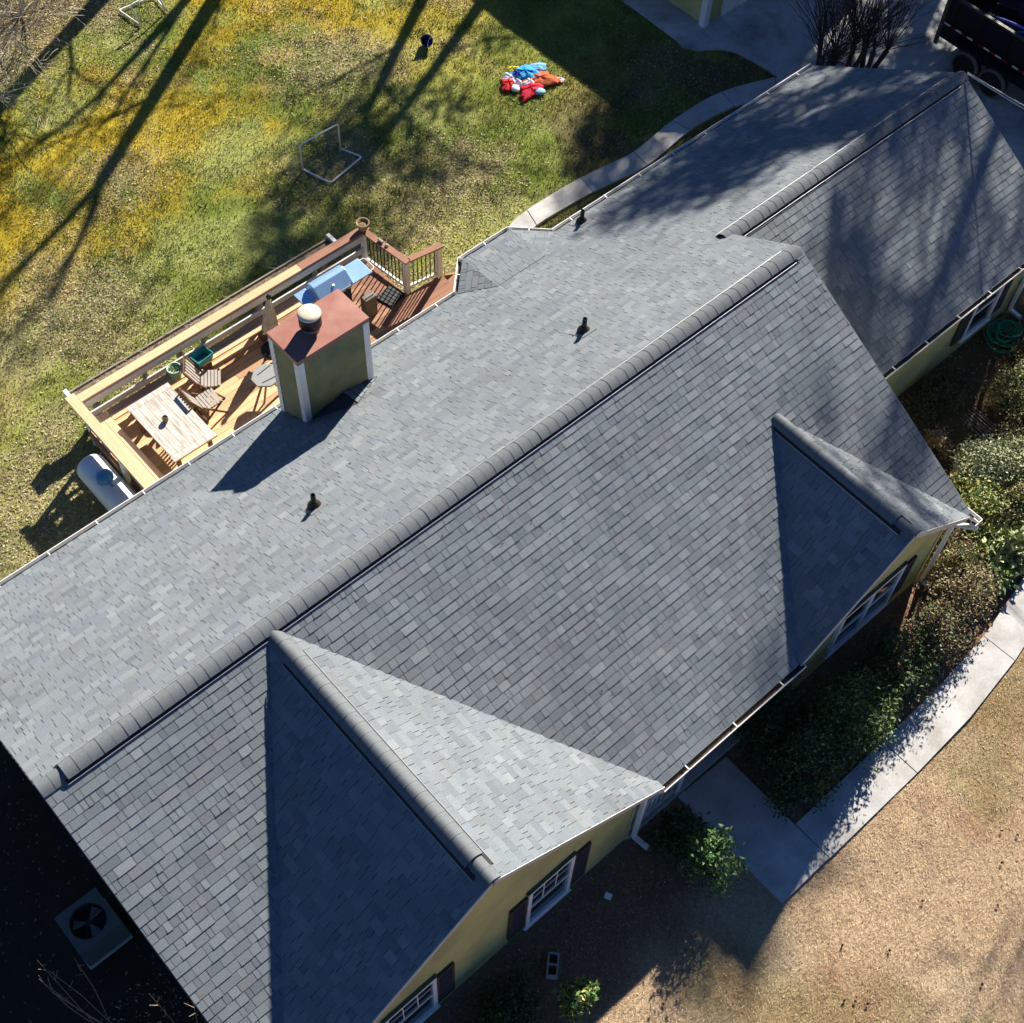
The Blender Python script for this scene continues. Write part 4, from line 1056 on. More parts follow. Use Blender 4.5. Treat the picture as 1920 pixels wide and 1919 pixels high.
# ================================================================== CONDENSER, BLOCK, HOSE ...
ac = thing('air_conditioner', 'square outdoor air conditioner with a round fan opening beside the house', 'air conditioner', (-1.12, -.14, 0))
ax0, ax1, ay0, ay1, az = -1.5, -.74, -.52, .25, .75
tpn = MB(); c = (-1.12, -.135); n = 48; rad = .29; ring = [(c[0] + rad * math.cos(2*math.pi*i/n), c[1] + rad * math.sin(2*math.pi*i/n)) for i in range(n)]
def sq(a):
    x, y = math.cos(a), math.sin(a); k = .38 / max(abs(x), abs(y)); return (c[0] + x * k, c[1] + y * k)
outer = [sq(2*math.pi*i/n) for i in range(n)]
for i in range(n):
    j = (i + 1) % n; tpn.poly([(*ring[i], az), (*outer[i], az), (*outer[j], az), (*ring[j], az)]); tpn.poly([(*ring[i], az - .12), (*ring[i], az), (*ring[j], az), (*ring[j], az - .12)])
tpn.build('top_panel', M_AC, ac)
for s0 in ((ax0, ax0 + .02, ay0, ay1), (ax1 - .02, ax1, ay0, ay1), (ax0 + .02, ax1 - .02, ay0, ay0 + .02), (ax0 + .02, ax1 - .02, ay1 - .02, ay1)):
    MB().box(*s0, .06, az - .003).build('side_grille', M_AC, ac)
for i in range(3):
    a = i * 2.094 + .5; b = MB()
    b.raw([(c[0] + .05*math.cos(a-.3), c[1] + .05*math.sin(a-.3), az-.10), (c[0] + .27*math.cos(a-.35), c[1] + .27*math.sin(a-.35), az-.13), (c[0] + .27*math.cos(a+.35), c[1] + .27*math.sin(a+.35), az-.08), (c[0] + .05*math.cos(a+.5), c[1] + .05*math.sin(a+.5), az-.09)], [(0, 1, 2, 3)])
    b.build('fan_blade', M_LEAD, ac)
MB().lathe((c[0], c[1], az - .12), [(.06, -.1), (.06, .02), (0, .03)], 14).build('fan_hub', M_DKSTEEL, ac)
for q in range(1, 7):
    MB().tube([(c[0] + .045 * q * math.cos(t), c[1] + .045 * q * math.sin(t), az + .012) for t in [k * math.pi / 18 for k in range(37)]], .0035, 4, cap=False).build('guard_ring', M_DKSTEEL, ac)
for q in range(8):
    a = q * math.pi / 4 + .2; MB().bar((c[0] + .04 * math.cos(a), c[1] + .04 * math.sin(a), az + .008), (c[0] + .30 * math.cos(a), c[1] + .30 * math.sin(a), az + .004), .006, .006).build('guard_spoke', M_DKSTEEL, ac)
MB().box(ax0 + .03, ax1 - .03, ay0 + .03, ay1 - .03, .1, .3).build('coil', M_BLACK, ac)
MB().box(ax0 - .02, ax1 + .02, ay0 - .02, ay1 + .02, -.06, .06).build('pad', M_CONC, ac)
cbk = thing('cinder_block', 'grey hollow cinder block lying in the mulch near the gable wall', 'block', (4.1, -5.4, 0))
bm_ = MB(); a_, b_ = .195, .095
for bx in ((-a_, a_, -b_, -b_ + .03), (-a_, a_, b_ - .03, b_), (-a_, -a_ + .03, -b_ + .03, b_ - .03), (a_ - .03, a_, -b_ + .03, b_ - .03), (-.015, .015, -b_ + .03, b_ - .03)): bm_.box(*bx, 0, .19)
bm_.xf(Matrix.Translation((4.1, -5.4, -.03)) @ Matrix.Rotation(R(42), 4, 'Z')).build('body', M_BLOCK, cbk)
scp = MB().box(-.05, .05, -.06, .06, 0, .03).xf(Matrix.Translation((5.58, -5.16, 0)) @ Matrix.Rotation(R(30), 4, 'Z') @ Matrix.Rotation(.2, 4, 'X'))
tag(scp.build('tile_scrap', M_WHITE), 'small white tile scrap lying on the mulch below the gable window', 'scrap')
hs = MB(); pts = []; r7 = random.Random(9)
for i in range(330):
    a = i * .22; q = .30 + .10 * math.sin(i * .021) + .05 * math.sin(i * .37)
    pts.append((20.35 + q * math.cos(a) + .10 * math.sin(i * .05) + i * .0006, -2.0 + .9 * q * math.sin(a) + .08 * math.cos(i * .043), .06 + .10 * (math.sin(i * .19) * .5 + .5) + i * .0002))
pts += [(20.9 + .09 * i, -2.1 + .16 * math.sin(i * .8), .12 + .03 * math.sin(i * 1.3)) for i in range(12)]
hs.tube(pts, .013, 6)
tag(hs.build('garden_hose', M_HOSE, smooth=True), 'tangled coil of green garden hose against the garage wall', 'hose')
rk = thing('slat_rack', 'broken grey slatted rack lying among the leaves by the garage bed', 'rack', (18.1, -3.1, .04))
for i in range(7): MB().bar((17.95 + i * .075, -3.52 + .02 * i, .05 + .01 * (i % 3)), (18.03 + i * .075, -2.75 - .03 * (i % 2), .03), .018, .012).build('slat', M_OLDW, rk)
for yy in (-3.35, -2.9): MB().bar((17.96, yy, .015), (18.48, yy + .02, .015), .03, .015).build('cross_bar', M_OLDW, rk)
# service cables from the garage peak
for i, (dx, dz) in enumerate(((0, 0), (.07, .03))):
    cbm = MB(); pts = []
    for k in range(25):
        t = k / 24; pts.append((21.38 + dx * t * 6 + .02, 1.42 - 15 * t, 4.42 + dz + 1.9 * t - 1.6 * t * (1 - t)))
    cbm.tube(pts, .011, 5)
    tag(cbm.build('service_cable', M_CABLE, smooth=True), ('lower' if i == 0 else 'upper') + ' pale service cable running from the garage peak over the driveway', 'cable', 'service cables at the garage peak')

# ================================================================== PLANTS
def leaf_cloud(name, m, parent, centers, spread, n, size, pal, seed, up=.5, aspect=.42, jit=.25):
    rr = np.random.RandomState(seed); C = np.asarray(centers, float); S = np.asarray(spread, float)
    k = rr.randint(0, len(C), n); P = C[k] + rr.normal(size=(n, 3)) * (S[k] if S.ndim == 2 else S)
    P[:, 2] = np.maximum(P[:, 2], .02)
    d = rr.normal(size=(n, 3)); d[:, 2] *= .5; d /= np.linalg.norm(d, axis=1)[:, None]
    nn = rr.normal(size=(n, 3)) * (1 - up) + np.array([0, 0, 1]) * up; w = np.cross(d, nn); w /= np.linalg.norm(w, axis=1)[:, None] + 1e-9
    L = size * (.6 + .8 * rr.rand(n))[:, None]
    fold = np.cross(w, d) * L * .12
    V = np.stack([P, P + d * L * .5 + w * L * aspect * .5 + fold, P + d * L, P + d * L * .5 - w * L * aspect * .5 + fold], 1).reshape(-1, 3)
    F = np.arange(4 * n).reshape(n, 4)
    pal = np.asarray(pal); cc = pal[rr.randint(0, len(pal), n)] * (1 - jit + 2 * jit * rr.rand(n, 1))
    o = parent.location if parent is not None else Vector((0, 0, 0))
    V = V - np.array([o.x, o.y, o.z])
    return np_mesh(name, V, F, np.repeat(cc, 4, 0), m, parent)

def shrub(name, label, c, r, h, n, size, pal, seed, clumps=26, cat='shrub', group=None, stem=True, low=.12, sp=.11, stemmat=None, up=.45):
    t = thing(name, label, cat, (c[0], c[1], 0), group); rr = random.Random(seed); cs_ = []; st = MB()
    for i in range(clumps):
        a = rr.random() * 6.283; q = rr.random() ** .55; z = low + (h - low) * (1 - .75 * q * q) * (.55 + .45 * rr.random())
        p = (c[0] + r[0] * q * math.cos(a), c[1] + r[1] * q * math.sin(a), z); cs_.append(p)
        if stem:
            b = Vector((c[0] + .12 * rr.uniform(-1, 1) * r[0], c[1] + .12 * rr.uniform(-1, 1) * r[1], -.02)); e = Vector(p); m_ = b.lerp(e, .5) + Vector((0, 0, .08))
            st.tube([b, m_, e, e + (e - m_) * .35], [.012, .009, .006, .002], 4)
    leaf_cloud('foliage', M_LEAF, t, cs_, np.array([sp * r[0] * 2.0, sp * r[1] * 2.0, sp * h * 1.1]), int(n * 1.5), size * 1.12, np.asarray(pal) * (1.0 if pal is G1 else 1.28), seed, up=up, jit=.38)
    if stem: st.build('stem', stemmat or M_DKTWIG, t)
    return t
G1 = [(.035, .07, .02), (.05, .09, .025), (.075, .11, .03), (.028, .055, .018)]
G2 = [(.10, .15, .03), (.16, .20, .04), (.07, .12, .03), (.22, .24, .06)]
G3 = [(.14, .12, .05), (.20, .17, .07), (.10, .11, .04), (.24, .2, .1), (.09, .07, .035)]
G4 = [(.16, .10, .05), (.22, .15, .07), (.11, .07, .04), (.13, .13, .05), (.07, .06, .03)]
GY_ = [(.24, .22, .05), (.30, .28, .07), (.16, .19, .05), (.10, .15, .04)]
NAN = [(.05, .11, .03), (.075, .15, .04), (.12, .20, .06), (.035, .08, .025)]
shrub('nandina_bush', 'bright green leafy bush catching the sun beside the front path', (7.1, -5.98), (.40, .45), 1.4, 1300, .075, NAN, 101, 30, low=.3)
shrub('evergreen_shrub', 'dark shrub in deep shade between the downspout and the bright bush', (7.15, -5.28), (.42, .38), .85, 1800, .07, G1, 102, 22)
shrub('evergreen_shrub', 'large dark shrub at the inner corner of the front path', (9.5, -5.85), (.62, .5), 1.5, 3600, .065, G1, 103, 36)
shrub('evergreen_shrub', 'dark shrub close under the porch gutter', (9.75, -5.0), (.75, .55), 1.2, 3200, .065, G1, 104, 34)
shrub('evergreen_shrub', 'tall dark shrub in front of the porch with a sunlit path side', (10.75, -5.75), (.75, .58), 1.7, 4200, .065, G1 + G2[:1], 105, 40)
shrub('yellow_leaf_shrub', 'low yellow green shrub lit along the middle of the front path', (11.35, -6.05), (.55, .22), .75, 1500, .07, GY_, 106, 20)
shrub('evergreen_shrub', 'dark shrub under the double window of the small gable', (12.2, -5.65), (.7, .55), 1.45, 3000, .06, G1, 107, 30)
shrub('brown_shrub', 'dull brown green shrub below the right shutter of the small gable', (13.25, -5.72), (.62, .48), 1.3, 3000, .055, G4 + G1[:2], 108, 34)
shrub('brown_shrub', 'russet shrub beyond the small gable corner by the path', (14.35, -5.5), (.65, .5), 1.25, 3200, .055, G4 + G3, 109, 34)
shrub('brown_shrub', 'olive and russet shrub next to the gutter corner', (14.95, -5.0), (.5, .45), .8, 2200, .055, G4 + G2[:2], 110, 26)
shrub('strap_leaf_clump', 'pale strap leaved clump growing at the path edge near the bend', (16.0, -5.35), (.5, .4), .55, 1300, .16, [(.2, .24, .1), (.28, .3, .14), (.14, .18, .07)], 111, 18, stem=False, up=.2)
shrub('variegated_shrub', 'yellow green rounded shrub just past the main roof corner', (16.1, -4.25), (.62, .55), .95, 3400, .06, GY_ + G2, 112, 34)
shrub('variegated_shrub', 'pale sage shrub behind the yellow rounded shrub', (17.1, -3.95), (.68, .5), .9, 3200, .055, [(.24, .27, .14), (.32, .34, .2), (.17, .2, .1), (.12, .15, .07)], 113, 34)
shrub('red_tip_bush', 'small bush with pink and green leaves near the slatted rack', (16.85, -2.95), (.26, .24), .7, 800, .06, [(.34, .2, .12), (.3, .28, .12), (.38, .15, .12), (.2, .2, .08)], 114, 16)
shrub('red_tip_bush', 'low reddish bush hugging the main roof edge', (16.2, -3.3), (.28, .22), .45, 700, .055, [(.26, .15, .09), (.22, .2, .09), (.3, .13, .1)], 115, 14)
shrub('variegated_shrub', 'straggly green shrub near the coil of hose', (20.1, -3.15), (.75, .5), .75, 2200, .06, G3 + G2, 116, 26)
shrub('variegated_shrub', 'dry leafed shrub at the edge of the garage bed', (18.9, -3.9), (.75, .5), .6, 2200, .055, G3, 117, 26)
shrub('variegated_shrub', 'olive shrub growing at the corner of the garage wall', (21.6, -2.6), (.6, .55), .7, 1800, .06, G2 + G3, 118, 22)
shrub('nandina_bush', 'sunlit bush with bare pale stems near the cinder block', (3.95, -6.15), (.30, .26), .75, 800, .08, NAN + GY_[:2], 119, 18, low=.3, stemmat=M_TWIG)
shrub('evergreen_shrub', 'dark low shrub below the second gable window', (3.1, -5.45), (.6, .4), .55, 1700, .065, G1, 120, 22)
shrub('evergreen_shrub', 'dark ground hugging shrub at the foot of the gable wall', (2.0, -5.6), (.6, .4), .5, 1500, .065, G1, 121, 18)
shrub('strap_leaf_clump', 'green strap leaved clump behind the russet shrub', (15.25, -5.62), (.32, .26), .5, 600, .15, [(.1, .16, .05), (.16, .22, .08), (.07, .1, .04)], 122, 12, stem=False, up=.2)

MIX = G3 + G2 + GY_[:1]
for (lab, x, y, rx, ry, h, n, pal_, sd) in (
    ('rusty leaved shrub directly below the roof gutter corner', 15.3, -4.35, .45, .4, .8, 1700, G4 + G3, 131),
    ('dense olive shrub between the yellow rounded shrub and the path', 16.9, -4.95, .6, .42, .8, 2400, MIX, 132),
    ('sprawling pale green shrub below the slatted rack', 17.9, -4.3, .62, .5, .75, 2600, [(.22, .25, .11), (.3, .31, .16), (.15, .18, .08)], 133),
    ('tan and green shrub at the far end of the front bed', 18.4, -4.95, .7, .45, .65, 2200, G3, 134),
    ('bushy green shrub right of the slatted rack', 19.15, -3.1, .5, .45, .65, 1700, G2 + G3, 135),
    ('low brown shrub in front of the hose coil', 20.6, -2.75, .5, .35, .45, 1300, G4 + G3, 136),
    ('low tangled shrub in the shade next to the garage wall', 18.0, -2.15, .8, .35, .4, 1500, G4 + G1, 137),
    ('leafy shrub at the picture edge beyond the bed', 20.0, -4.2, .7, .5, .6, 2000, MIX, 138),
    ('dark green shrub tucked beside the small gable corner', 15.0, -4.0, .35, .35, .7, 1200, G1 + G2[:1], 139)):
    shrub('mixed_shrub', lab, (x, y), (rx, ry), h, n, .058, pal_, sd, 30)
# bare branching --------------------------------------------------------------------
def grow(mb, p, d, L, r, depth, rr, spread=.55, n=5, droop=0., minr=.003, wig=.12):
    pts = [p]; rad = [r]; q = Vector(p); dd = Vector(d).normalized(); k = 4
    for i in range(k):
        dd = (dd + Vector((rr.uniform(-wig, wig), rr.uniform(-wig, wig), rr.uniform(-wig, wig) - droop))).normalized()
        q = q + dd * L / k; pts.append(q.copy()); rad.append(max(minr, r * (1 - .42 * (i + 1) / k)))
    mb.tube(pts, rad, max(3, n), cap=False)
    if depth <= 0: return
    for i in range(rr.choice([2, 3, 3]) if depth > 1 else 3):
        t = rr.uniform(.45, 1) if i else 1.0; j = min(k, max(1, int(t * k))); a = dd.orthogonal().normalized(); a.rotate(Matrix.Rotation(rr.random() * 6.283, 3, dd))
        nd = (dd + a * spread * rr.uniform(.5, 1.3) + Vector((0, 0, .12))).normalized()
        grow(mb, pts[j], nd, L * rr.uniform(.58, .82), max(minr, rad[j] * rr.uniform(.55, .8)), depth - 1, rr, spread, max(3, n - 1), droop, minr, wig)
def bare_tree(label, path, radii, crowns, seed, L=2.6, depth=4, spread=.55, group='bare trees beyond the picture edge'):
    t = thing('bare_tree', label, 'tree', (path[0][0], path[0][1], 0), group); rr = random.Random(seed)
    MB().tube(path, radii, 10).build('trunk', M_BARK, t, smooth=True); c = MB()
    for (p, d, r, l) in crowns: grow(c, Vector(p), Vector(d), l, r, depth, rr, spread, 6, minr=.014)
    c.build('crown', M_BARK, t); return t
bare_tree('tall forked bare tree whose shadow splits across the mossy lawn', [(18.0, 20.8, -.1), (18.2, 20.1, 3.2), (17.8, 19.4, 5.0), (17.95, 18.95, 7.2)], [.26, .20, .18, .16],
          [((17.95, 18.95, 7.2), (.15, 0, 1), .12, 2.6), ((17.95, 18.95, 7.2), (.35, -.3, 1), .11, 2.6), ((17.8, 19.4, 5.2), (-.4, .7, .8), .06, 1.8)], 1, depth=4)
bare_tree('straight bare tree shading the far left corner of the lawn', [(16.2, 22.1, -.1), (16.1, 22.0, 3), (16.2, 22.0, 6.5), (16.1, 22.1, 8)], [.28, .24, .2, .16],
          [((16.1, 22.1, 8), (0, .2, 1), .12, 2.4), ((16.2, 22.0, 6.4), (.6, -.3, .8), .09, 2.2), ((16.15, 22.0, 5.2), (-.6, -.3, .8), .07, 2.0), ((16.1, 22, 4.2), (.2, -.8, .6), .06, 1.8)], 2)
bare_tree('slender bare tree behind the far pipe goal', [(20.6, 22.0, -.1), (20.5, 21.9, 3), (20.3, 21.8, 6.5)], [.2, .17, .13],
          [((20.3, 21.8, 6.5), (0, 0, 1), .10, 2.6), ((20.4, 21.8, 5.2), (-.5, -.5, .8), .08, 2.4), ((20.4, 21.8, 4.2), (.6, -.2, .8), .07, 2.2)], 3)
bare_tree('bare tree standing behind the detached garage', [(24.2, 18.2, -.1), (24.1, 17.7, 4), (24.0, 17.1, 6.3), (24.1, 16.9, 7.2)], [.22, .18, .13, .09],
          [((24.1, 16.9, 7.2), (.4, 0, 1), .06, 2.4), ((24.0, 17.1, 6.4), (.6, -.6, .9), .06, 2.4), ((24.05, 17.3, 5.6), (-.4, .5, .8), .05, 2.0)], 4, depth=4)
bare_tree('broad bare tree past the driveway casting dapples on the garage roof', [(32.4, 5.4, -.1), (32.3, 5.3, 3), (32.2, 5.5, 5.5)], [.3, .26, .22],
          [((32.2, 5.5, 5.5), (0, .1, 1), .15, 3.2), ((32.2, 5.5, 5.4), (-.6, -.3, .9), .14, 3.2), ((32.2, 5.5, 5.0), (.5, -.5, .8), .12, 3.0), ((32.25, 5.4, 4.4), (-.2, .8, .7), .1, 2.6), ((32.25, 5.4, 4.2), (-.3, -.9, .6), .1, 2.8)], 5, depth=5)
bare_tree('bare tree at the street side of the garage', [(22.9, -4.3, -.1), (22.8, -4.4, 3), (22.7, -4.3, 5)], [.22, .19, .16],
          [((22.7, -4.3, 5), (0, .1, 1), .11, 2.6), ((22.7, -4.3, 4.8), (-.5, -.6, .8), .09, 2.6), ((22.8, -4.3, 4), (.5, .2, .8), .08, 2.3), ((22.8, -4.3, 3.6), (.1, -.9, .6), .08, 2.3)], 6, depth=4)

def pine(label, base, h, crown0, rad, seed, n=5200, dens=34):
    t = thing('pine_tree', label, 'tree', (base[0], base[1], 0), 'evergreen trees beyond the picture edge'); rr = random.Random(seed)
    MB().tube([(base[0], base[1], -.1), (base[0] + .1, base[1], h * .5), (base[0], base[1] + .1, h)], [.24, .17, .04], 9).build('trunk', M_BARK, t, smooth=True)
    cl = []; lm = MB()
    for i in range(dens):
        f = rr.random(); z = crown0 + (h - crown0) * f; a = rr.random() * 6.283; q = rad * (1 - .72 * f) * rr.uniform(.35, 1); p = Vector((base[0] + q * math.cos(a), base[1] + q * math.sin(a), z + .15 * q)); cl.append(tuple(p))
        lm.tube([(base[0], base[1], z - .25), tuple(p)], [.045, .012], 4, cap=False)
    lm.build('limb', M_BARK, t)
    leaf_cloud('crown', M_LEAF, t, cl, np.array([.42, .42, .26]), n, .30, [(.03, .06, .02), (.045, .08, .025), (.06, .09, .03)], seed, up=.3, aspect=.3)
pine('dense evergreen beyond the driveway shading the garage roof', (31.6, 10.9), 15, 7.5, 3.4, 21, 9000, 60)
pine('tall dense evergreen between the driveway and the detached garage', (33.2, 8.6), 14.5, 6, 3.2, 26, 9000, 60)
pine('evergreen at the far side of the driveway behind the trailer', (37.5, 10.6), 14, 4, 4.0, 22, 9000, 60)
pine('very tall loose pine dappling the garage roof and small gable', (33.2, 5.9), 21, 11.5, 3.0, 27, 3000, 34)
pine('evergreen near the driveway end shading the trailer', (36.8, 6.2), 13, 4, 3.6, 23, 7000, 50)
pine('loose evergreen behind the detached garage shading the mid lawn', (27.4, 17.6), 14, 7.5, 2.6, 24, 3600, 30)
pine('evergreen beside the detached garage gable', (33.5, 14.2), 13, 4, 3.4, 25, 7000, 50)

# crape myrtle clumps at the garage end -------------------------------------------
for (lab, x, y, sd, nst) in (('widest clump of pollarded bare stems at the garage end', 23.85, 6.2, 31, 30), ('middle clump of pollarded bare stems at the garage end', 24.35, 5.85, 32, 18), ('leaning clump of pollarded bare stems nearest the trailer', 24.75, 5.55, 33, 16)):
    t = thing('pollarded_shrub', lab, 'shrub', (x, y, 0), 'pollarded shrubs at the garage end'); rr = random.Random(sd)
    sm = MB(); tops = []
    for i in range(5 if nst > 20 else 3):
        a = rr.random() * 6.28; b = Vector((x + .12 * math.cos(a), y + .12 * math.sin(a), -.03)); e = b + Vector((.2 * math.cos(a) + (.12 if sd == 33 else 0), .2 * math.sin(a), rr.uniform(.55, 1.0)))
        sm.tube([b, b.lerp(e, .5) + Vector((rr.uniform(-.04, .04), 0, 0)), e], [.075, .06, .07], 7); tops.append(e)
    sm.build('trunk', M_DKTWIG, t, smooth=True); tw = MB()
    for i in range(nst * 3):
        e = rr.choice(tops); d = Vector((rr.uniform(-.8, .8), rr.uniform(-.8, .8), rr.uniform(.4, 1.6)))
        grow(tw, e, d, rr.uniform(.9, 1.7), .012, 1, rr, .35, 4, minr=.003, wig=.10)
    tw.build('crown', M_DKTWIG, t)
# pale bare brush, far left corner
for (lab, x, y, sd) in (('pale bare brush at the far left corner of the lawn', 8.7, 20.2, 41), ('small pale bare brush beside the tree shadow', 7.6, 18.6, 42), ('pale bare brush behind the leaf litter', 9.9, 20.7, 43)):
    t = thing('bare_brush', lab, 'shrub', (x, y, 0), 'pale brush at the lawn corner'); rr = random.Random(sd); tw = MB()
    for i in range(9):
        d = Vector((rr.uniform(-.4, 1), rr.uniform(-1, .5), rr.uniform(.3, .9))); grow(tw, Vector((x, y, 0)), d, rr.uniform(.9, 1.5), .022, 3, rr, .5, 4, minr=.006, wig=.2)
    tw.build('branches', M_TWIG, t)
# tall dry stems by the shaded end wall
for (lab, x, y, sd) in (('tall dry stems at the lower left corner', -1.78, -1.72, 51), ('tall dry stems beside the shaded eave corner', -.95, -3.02, 52)):
    t = thing('dry_stems', lab, 'weeds', (x, y, 0), 'tall dry stems in the shade'); rr = random.Random(sd); tw = MB()
    for i in range(6):
        e = Vector((x + rr.uniform(-.35, .35), y + rr.uniform(-.25, .25), rr.uniform(3.3, 4.25))); b = Vector((x + rr.uniform(-.1, .1), y + rr.uniform(-.1, .1), -.02))
        tw.tube([b, b.lerp(e, .6) + Vector((rr.uniform(-.05, .05), 0, 0)), e], [.008, .006, .003], 4)
        for k in range(3):
            q = b.lerp(e, rr.uniform(.7, .95)); tw.tube([q, q + Vector((rr.uniform(-.1, .1), rr.uniform(-.1, .1), .14))], [.005, .003], 3)
    tw.build('stalk', M_STRAW, t)

# pine cones ----------------------------------------------------------------------------
CONE_L = ['farthest along the path side at the picture edge', 'second from the picture edge, above the tree shadow', 'just inside the branch shadow near the picture edge', 'alone in the middle of the red straw', 'alone below the green tuft', 'nearest the house shadow', 'first of the close trio', 'middle of the close trio', 'last of the close trio', 'lowest, at the bottom edge', 'next to the farthest one', 'closest to the path corner']
cone = None
for i, (x, y) in enumerate(((11.66, -9.03), (11.03, -9.17), (10.4, -9.61), (9.53, -8.72), (8.48, -8.85), (5.04, -6.98), (7.25, -8.9), (7.4, -9.05), (7.55, -9.2), (9.2, -10.2), (11.5, -8.8), (7.9, -8.3))):
    if cone is None:
        b = MB()
        for k in range(7):
            z = .012 * k; rr_ = .045 * math.sin(.35 + k / 7 * 2.5)
            for j in range(9):
                a = j * .698 + k * .35; u = Vector((math.cos(a), math.sin(a), 0)); v = Vector((-math.sin(a), math.cos(a), 0)); p = Vector((0, 0, z))
                b.poly([p + u * rr_ * .4 - v * .01, p + u * rr_ + Vector((0, 0, .012)), p + u * rr_ * .4 + v * .01])
        b.lathe((0, 0, 0), [(.012, 0), (.026, .03), (.02, .065), (0, .085)], 7)
        me_o = b.build('pine_cone', M_CONE); cone = me_o; o = cone
    else:
        o = cone.copy(); COL.objects.link(o)
    o.location = (x, y, .02); o.rotation_euler = (R(80), 0, i * 1.3); o.scale = (.62,) * 3
    tag(o, 'dark pine cone on the dry lawn, ' + CONE_L[i], 'pine cone', 'pine cones on the front lawn')

# ================================================================== GROUND COVER
def keep(x, y, margin=1.6):
    """inside (or a little outside) the picture and on open ground"""
    d = np.stack([x - CAM_POS.x, y - CAM_POS.y, np.full_like(x, -CAM_POS.z)], -1)
    z = d @ np.array(C_F); u = .5 + FOC * (d @ np.array(C_R)) / z; v = .5 - FOC * (d @ np.array(C_U)) / z
    ok = (u > -.06) & (u < 1.06) & (v > -.06) & (v < 1.06)
    ok &= ~inrect(x, y, (-.3, 14.25, -4.62, 4.62)) & ~inrect(x, y, (14, 21.1, -1.5, 4.62)) & ~inrect(x, y, (4.2, 11.2, 4.6, 8.1))
    ok &= ~drive_mask(x, y)
    fy = np.interp(x, [7.7, 11.2, 12.8, 14.3, 16, 17.6, 20.5, 23.4], [-6.79, -6.79, -6.75, -6.61, -6.32, -5.85, -4.85, -3.55])
    ok &= ~((x > 7.68) & (np.abs(y - fy) < .41)) & ~inrect(x, y, (7.68, 8.9, -7.2, -3))
    ry = np.interp(x, [14.4, 15, 16.7, 18.27, 19.8, 21.37, 22.6], [7.06, 7.2, 7.17, 6.99, 7.16, 7.09, 6.64])
    ok &= ~((x > 14.3) & (x < 22.9) & (np.abs(y - ry) < .26))
    return ok
def scatter(n, seed, box):
    rr = np.random.RandomState(seed); x = rr.uniform(box[0], box[1], n); y = rr.uniform(box[2], box[3], n); k = keep(x, y); return x[k], y[k], rr
def gz(x, y): return (fbm(x, y, .8, 90) - .5) * .07 + (fbm(x, y, 4, 91) - .5) * .03 - .03
def blades(name, x, y, rr, length, width, lean, cols):
    n = len(x); a = rr.rand(n) * 6.283; L = length * (.5 + rr.rand(n)); z = gz(x, y) - .004
    d = np.stack([np.cos(a) * lean, np.sin(a) * lean, np.sqrt(np.maximum(0, 1 - lean ** 2)) * np.ones(n)], -1) if np.isscalar(lean) else np.stack([np.cos(a) * lean, np.sin(a) * lean, np.sqrt(1 - lean ** 2)], -1)
    w = np.stack([-np.sin(a), np.cos(a), 0 * a], -1) * width * (.6 + .8 * rr.rand(n))[:, None]
    P = np.stack([x, y, z], -1); T_ = P + d * L[:, None]
    V = np.stack([P - w / 2, P + w / 2, T_], 1).reshape(-1, 3)
    return stuff(np_mesh(name, V, np.arange(3 * n).reshape(n, 3), np.repeat(cols, 3, 0), M_GRASS))
x, y, rr = scatter(980000, 301, (0, 24, 5.0, 23))
den = fbm(x, y, .9, 44); k = rr.rand(len(x)) < np.clip(.25 + 1.3 * (den - .25), .1, 1); x, y = x[k], y[k]
c = lawn_colour(x, y) * (.45 + 1.05 * rr.rand(len(x), 1) ** 1.2); k = rr.rand(len(x)) < .13; c[k] = np.array([.42, .37, .19]) * (.7 + .6 * rr.rand(k.sum(), 1))
tag(blades('rear_grass', x, y, rr, .06, .016, .35 + .6 * rr.rand(len(x)), c), 'short mossy grass of the rear lawn', 'grass')
cx, cy, rr = scatter(2600, 310, (2, 24, 5.0, 23)); k = rr.rand(len(cx)) < sstep(.42, .62, fbm(cx, cy, .4, 61)); cx, cy = cx[k], cy[k]
x = np.repeat(cx, 46) + rr.normal(size=46 * len(cx)) * .085; y = np.repeat(cy, 46) + rr.normal(size=46 * len(cx)) * .085
c = np.array([.085, .125, .025]) * (.6 + .9 * rr.rand(len(x), 1)); k = keep(x, y); 
tag(blades('weed_tufts', x[k], y[k], np.random.RandomState(5), .075, .013, .3 + .5 * rr.rand(k.sum()), c[k]), 'darker green tufts of weeds dotted over the rear lawn', 'grass')
x, y, rr = scatter(560000, 302, (2, 24, -13, -4.8))
c = lawn_colour(x, y) * (.42 + 1.15 * rr.rand(len(x), 1)); k = rr.rand(len(x)) < .08; c[k] = np.array([.58, .5, .34]) * (.7 + .5 * rr.rand(k.sum(), 1))
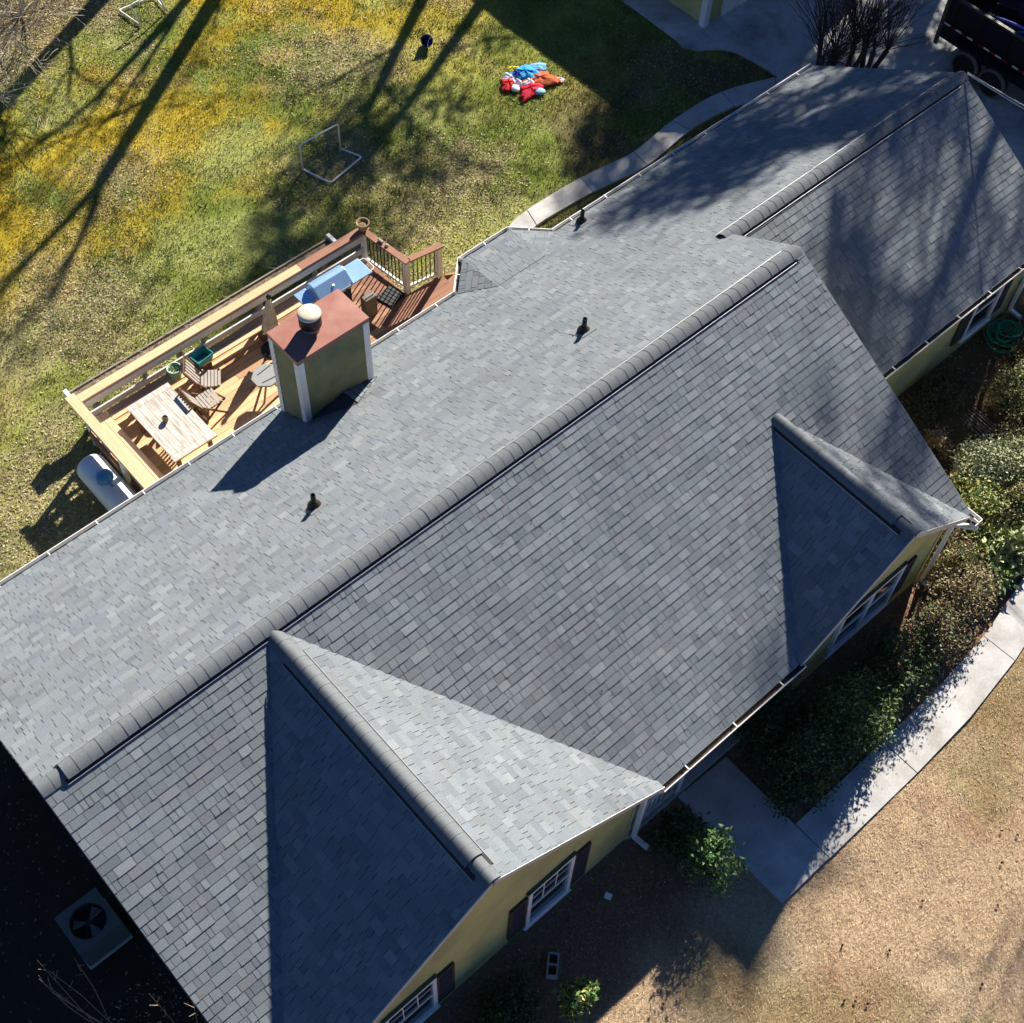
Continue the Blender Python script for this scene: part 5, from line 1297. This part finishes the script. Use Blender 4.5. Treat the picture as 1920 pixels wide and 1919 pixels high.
tag(blades('front_grass', x, y, rr, .075, .008, .82 + .17 * rr.rand(len(x)), c), 'dry tan dormant grass and needles of the front lawn', 'grass')
def leaves(name, x, y, rr, size, cols, lab):
    n = len(x); z = gz(x, y) + .008 + .012 * rr.rand(n); a = rr.rand(n) * 6.283; L = size * (.6 + .8 * rr.rand(n)); P = np.stack([x, y, z], -1)
    d = np.stack([np.cos(a), np.sin(a), rr.normal(size=n) * .25], -1) * L[:, None] * .5; w = np.stack([-np.sin(a), np.cos(a), rr.normal(size=n) * .3], -1) * L[:, None] * .24
    up = np.stack([0 * a, 0 * a, L * .08], -1)
    V = np.stack([P - d, P + w + up, P + d, P - w + up], 1).reshape(-1, 3)
    tag(stuff(np_mesh(name, V, np.arange(4 * n).reshape(n, 4), np.repeat(cols, 4, 0), M_LITTER)), lab, 'leaves')
x, y, rr = scatter(300000, 303, (0, 24, 5.0, 23))
dd = fbm(x, y, .35, 57); k = rr.rand(len(x)) < np.clip(.05 + 2.2 * (dd - .44) + .5 * sstep(19, 20.5, y - .35 * (x - 11)) + .45 * sstep(9.6, 8.4, y) * sstep(12, 10, x), .04, 1); x, y = x[k], y[k]
pal = np.array([(.46, .39, .25), (.40, .32, .20), (.33, .24, .15), (.54, .47, .32), (.28, .20, .13), (.42, .37, .18)])
leaves('rear_leaves', x, y, rr, .05, pal[rr.randint(0, 6, len(x))] * (.45 + .95 * rr.rand(len(x), 1)), 'fallen tan leaves scattered over the rear lawn')
x, y, rr = scatter(60000, 304, (-4, 24, -13, -1.2)); k = rr.rand(len(x)) < np.where(y > -6.3, .5, .16); x, y = x[k], y[k]
leaves('front_leaves', x, y, rr, .042, pal[rr.randint(0, 6, len(x))] * (.45 + .85 * rr.rand(len(x), 1)), 'fallen leaves and bark bits around the front beds')
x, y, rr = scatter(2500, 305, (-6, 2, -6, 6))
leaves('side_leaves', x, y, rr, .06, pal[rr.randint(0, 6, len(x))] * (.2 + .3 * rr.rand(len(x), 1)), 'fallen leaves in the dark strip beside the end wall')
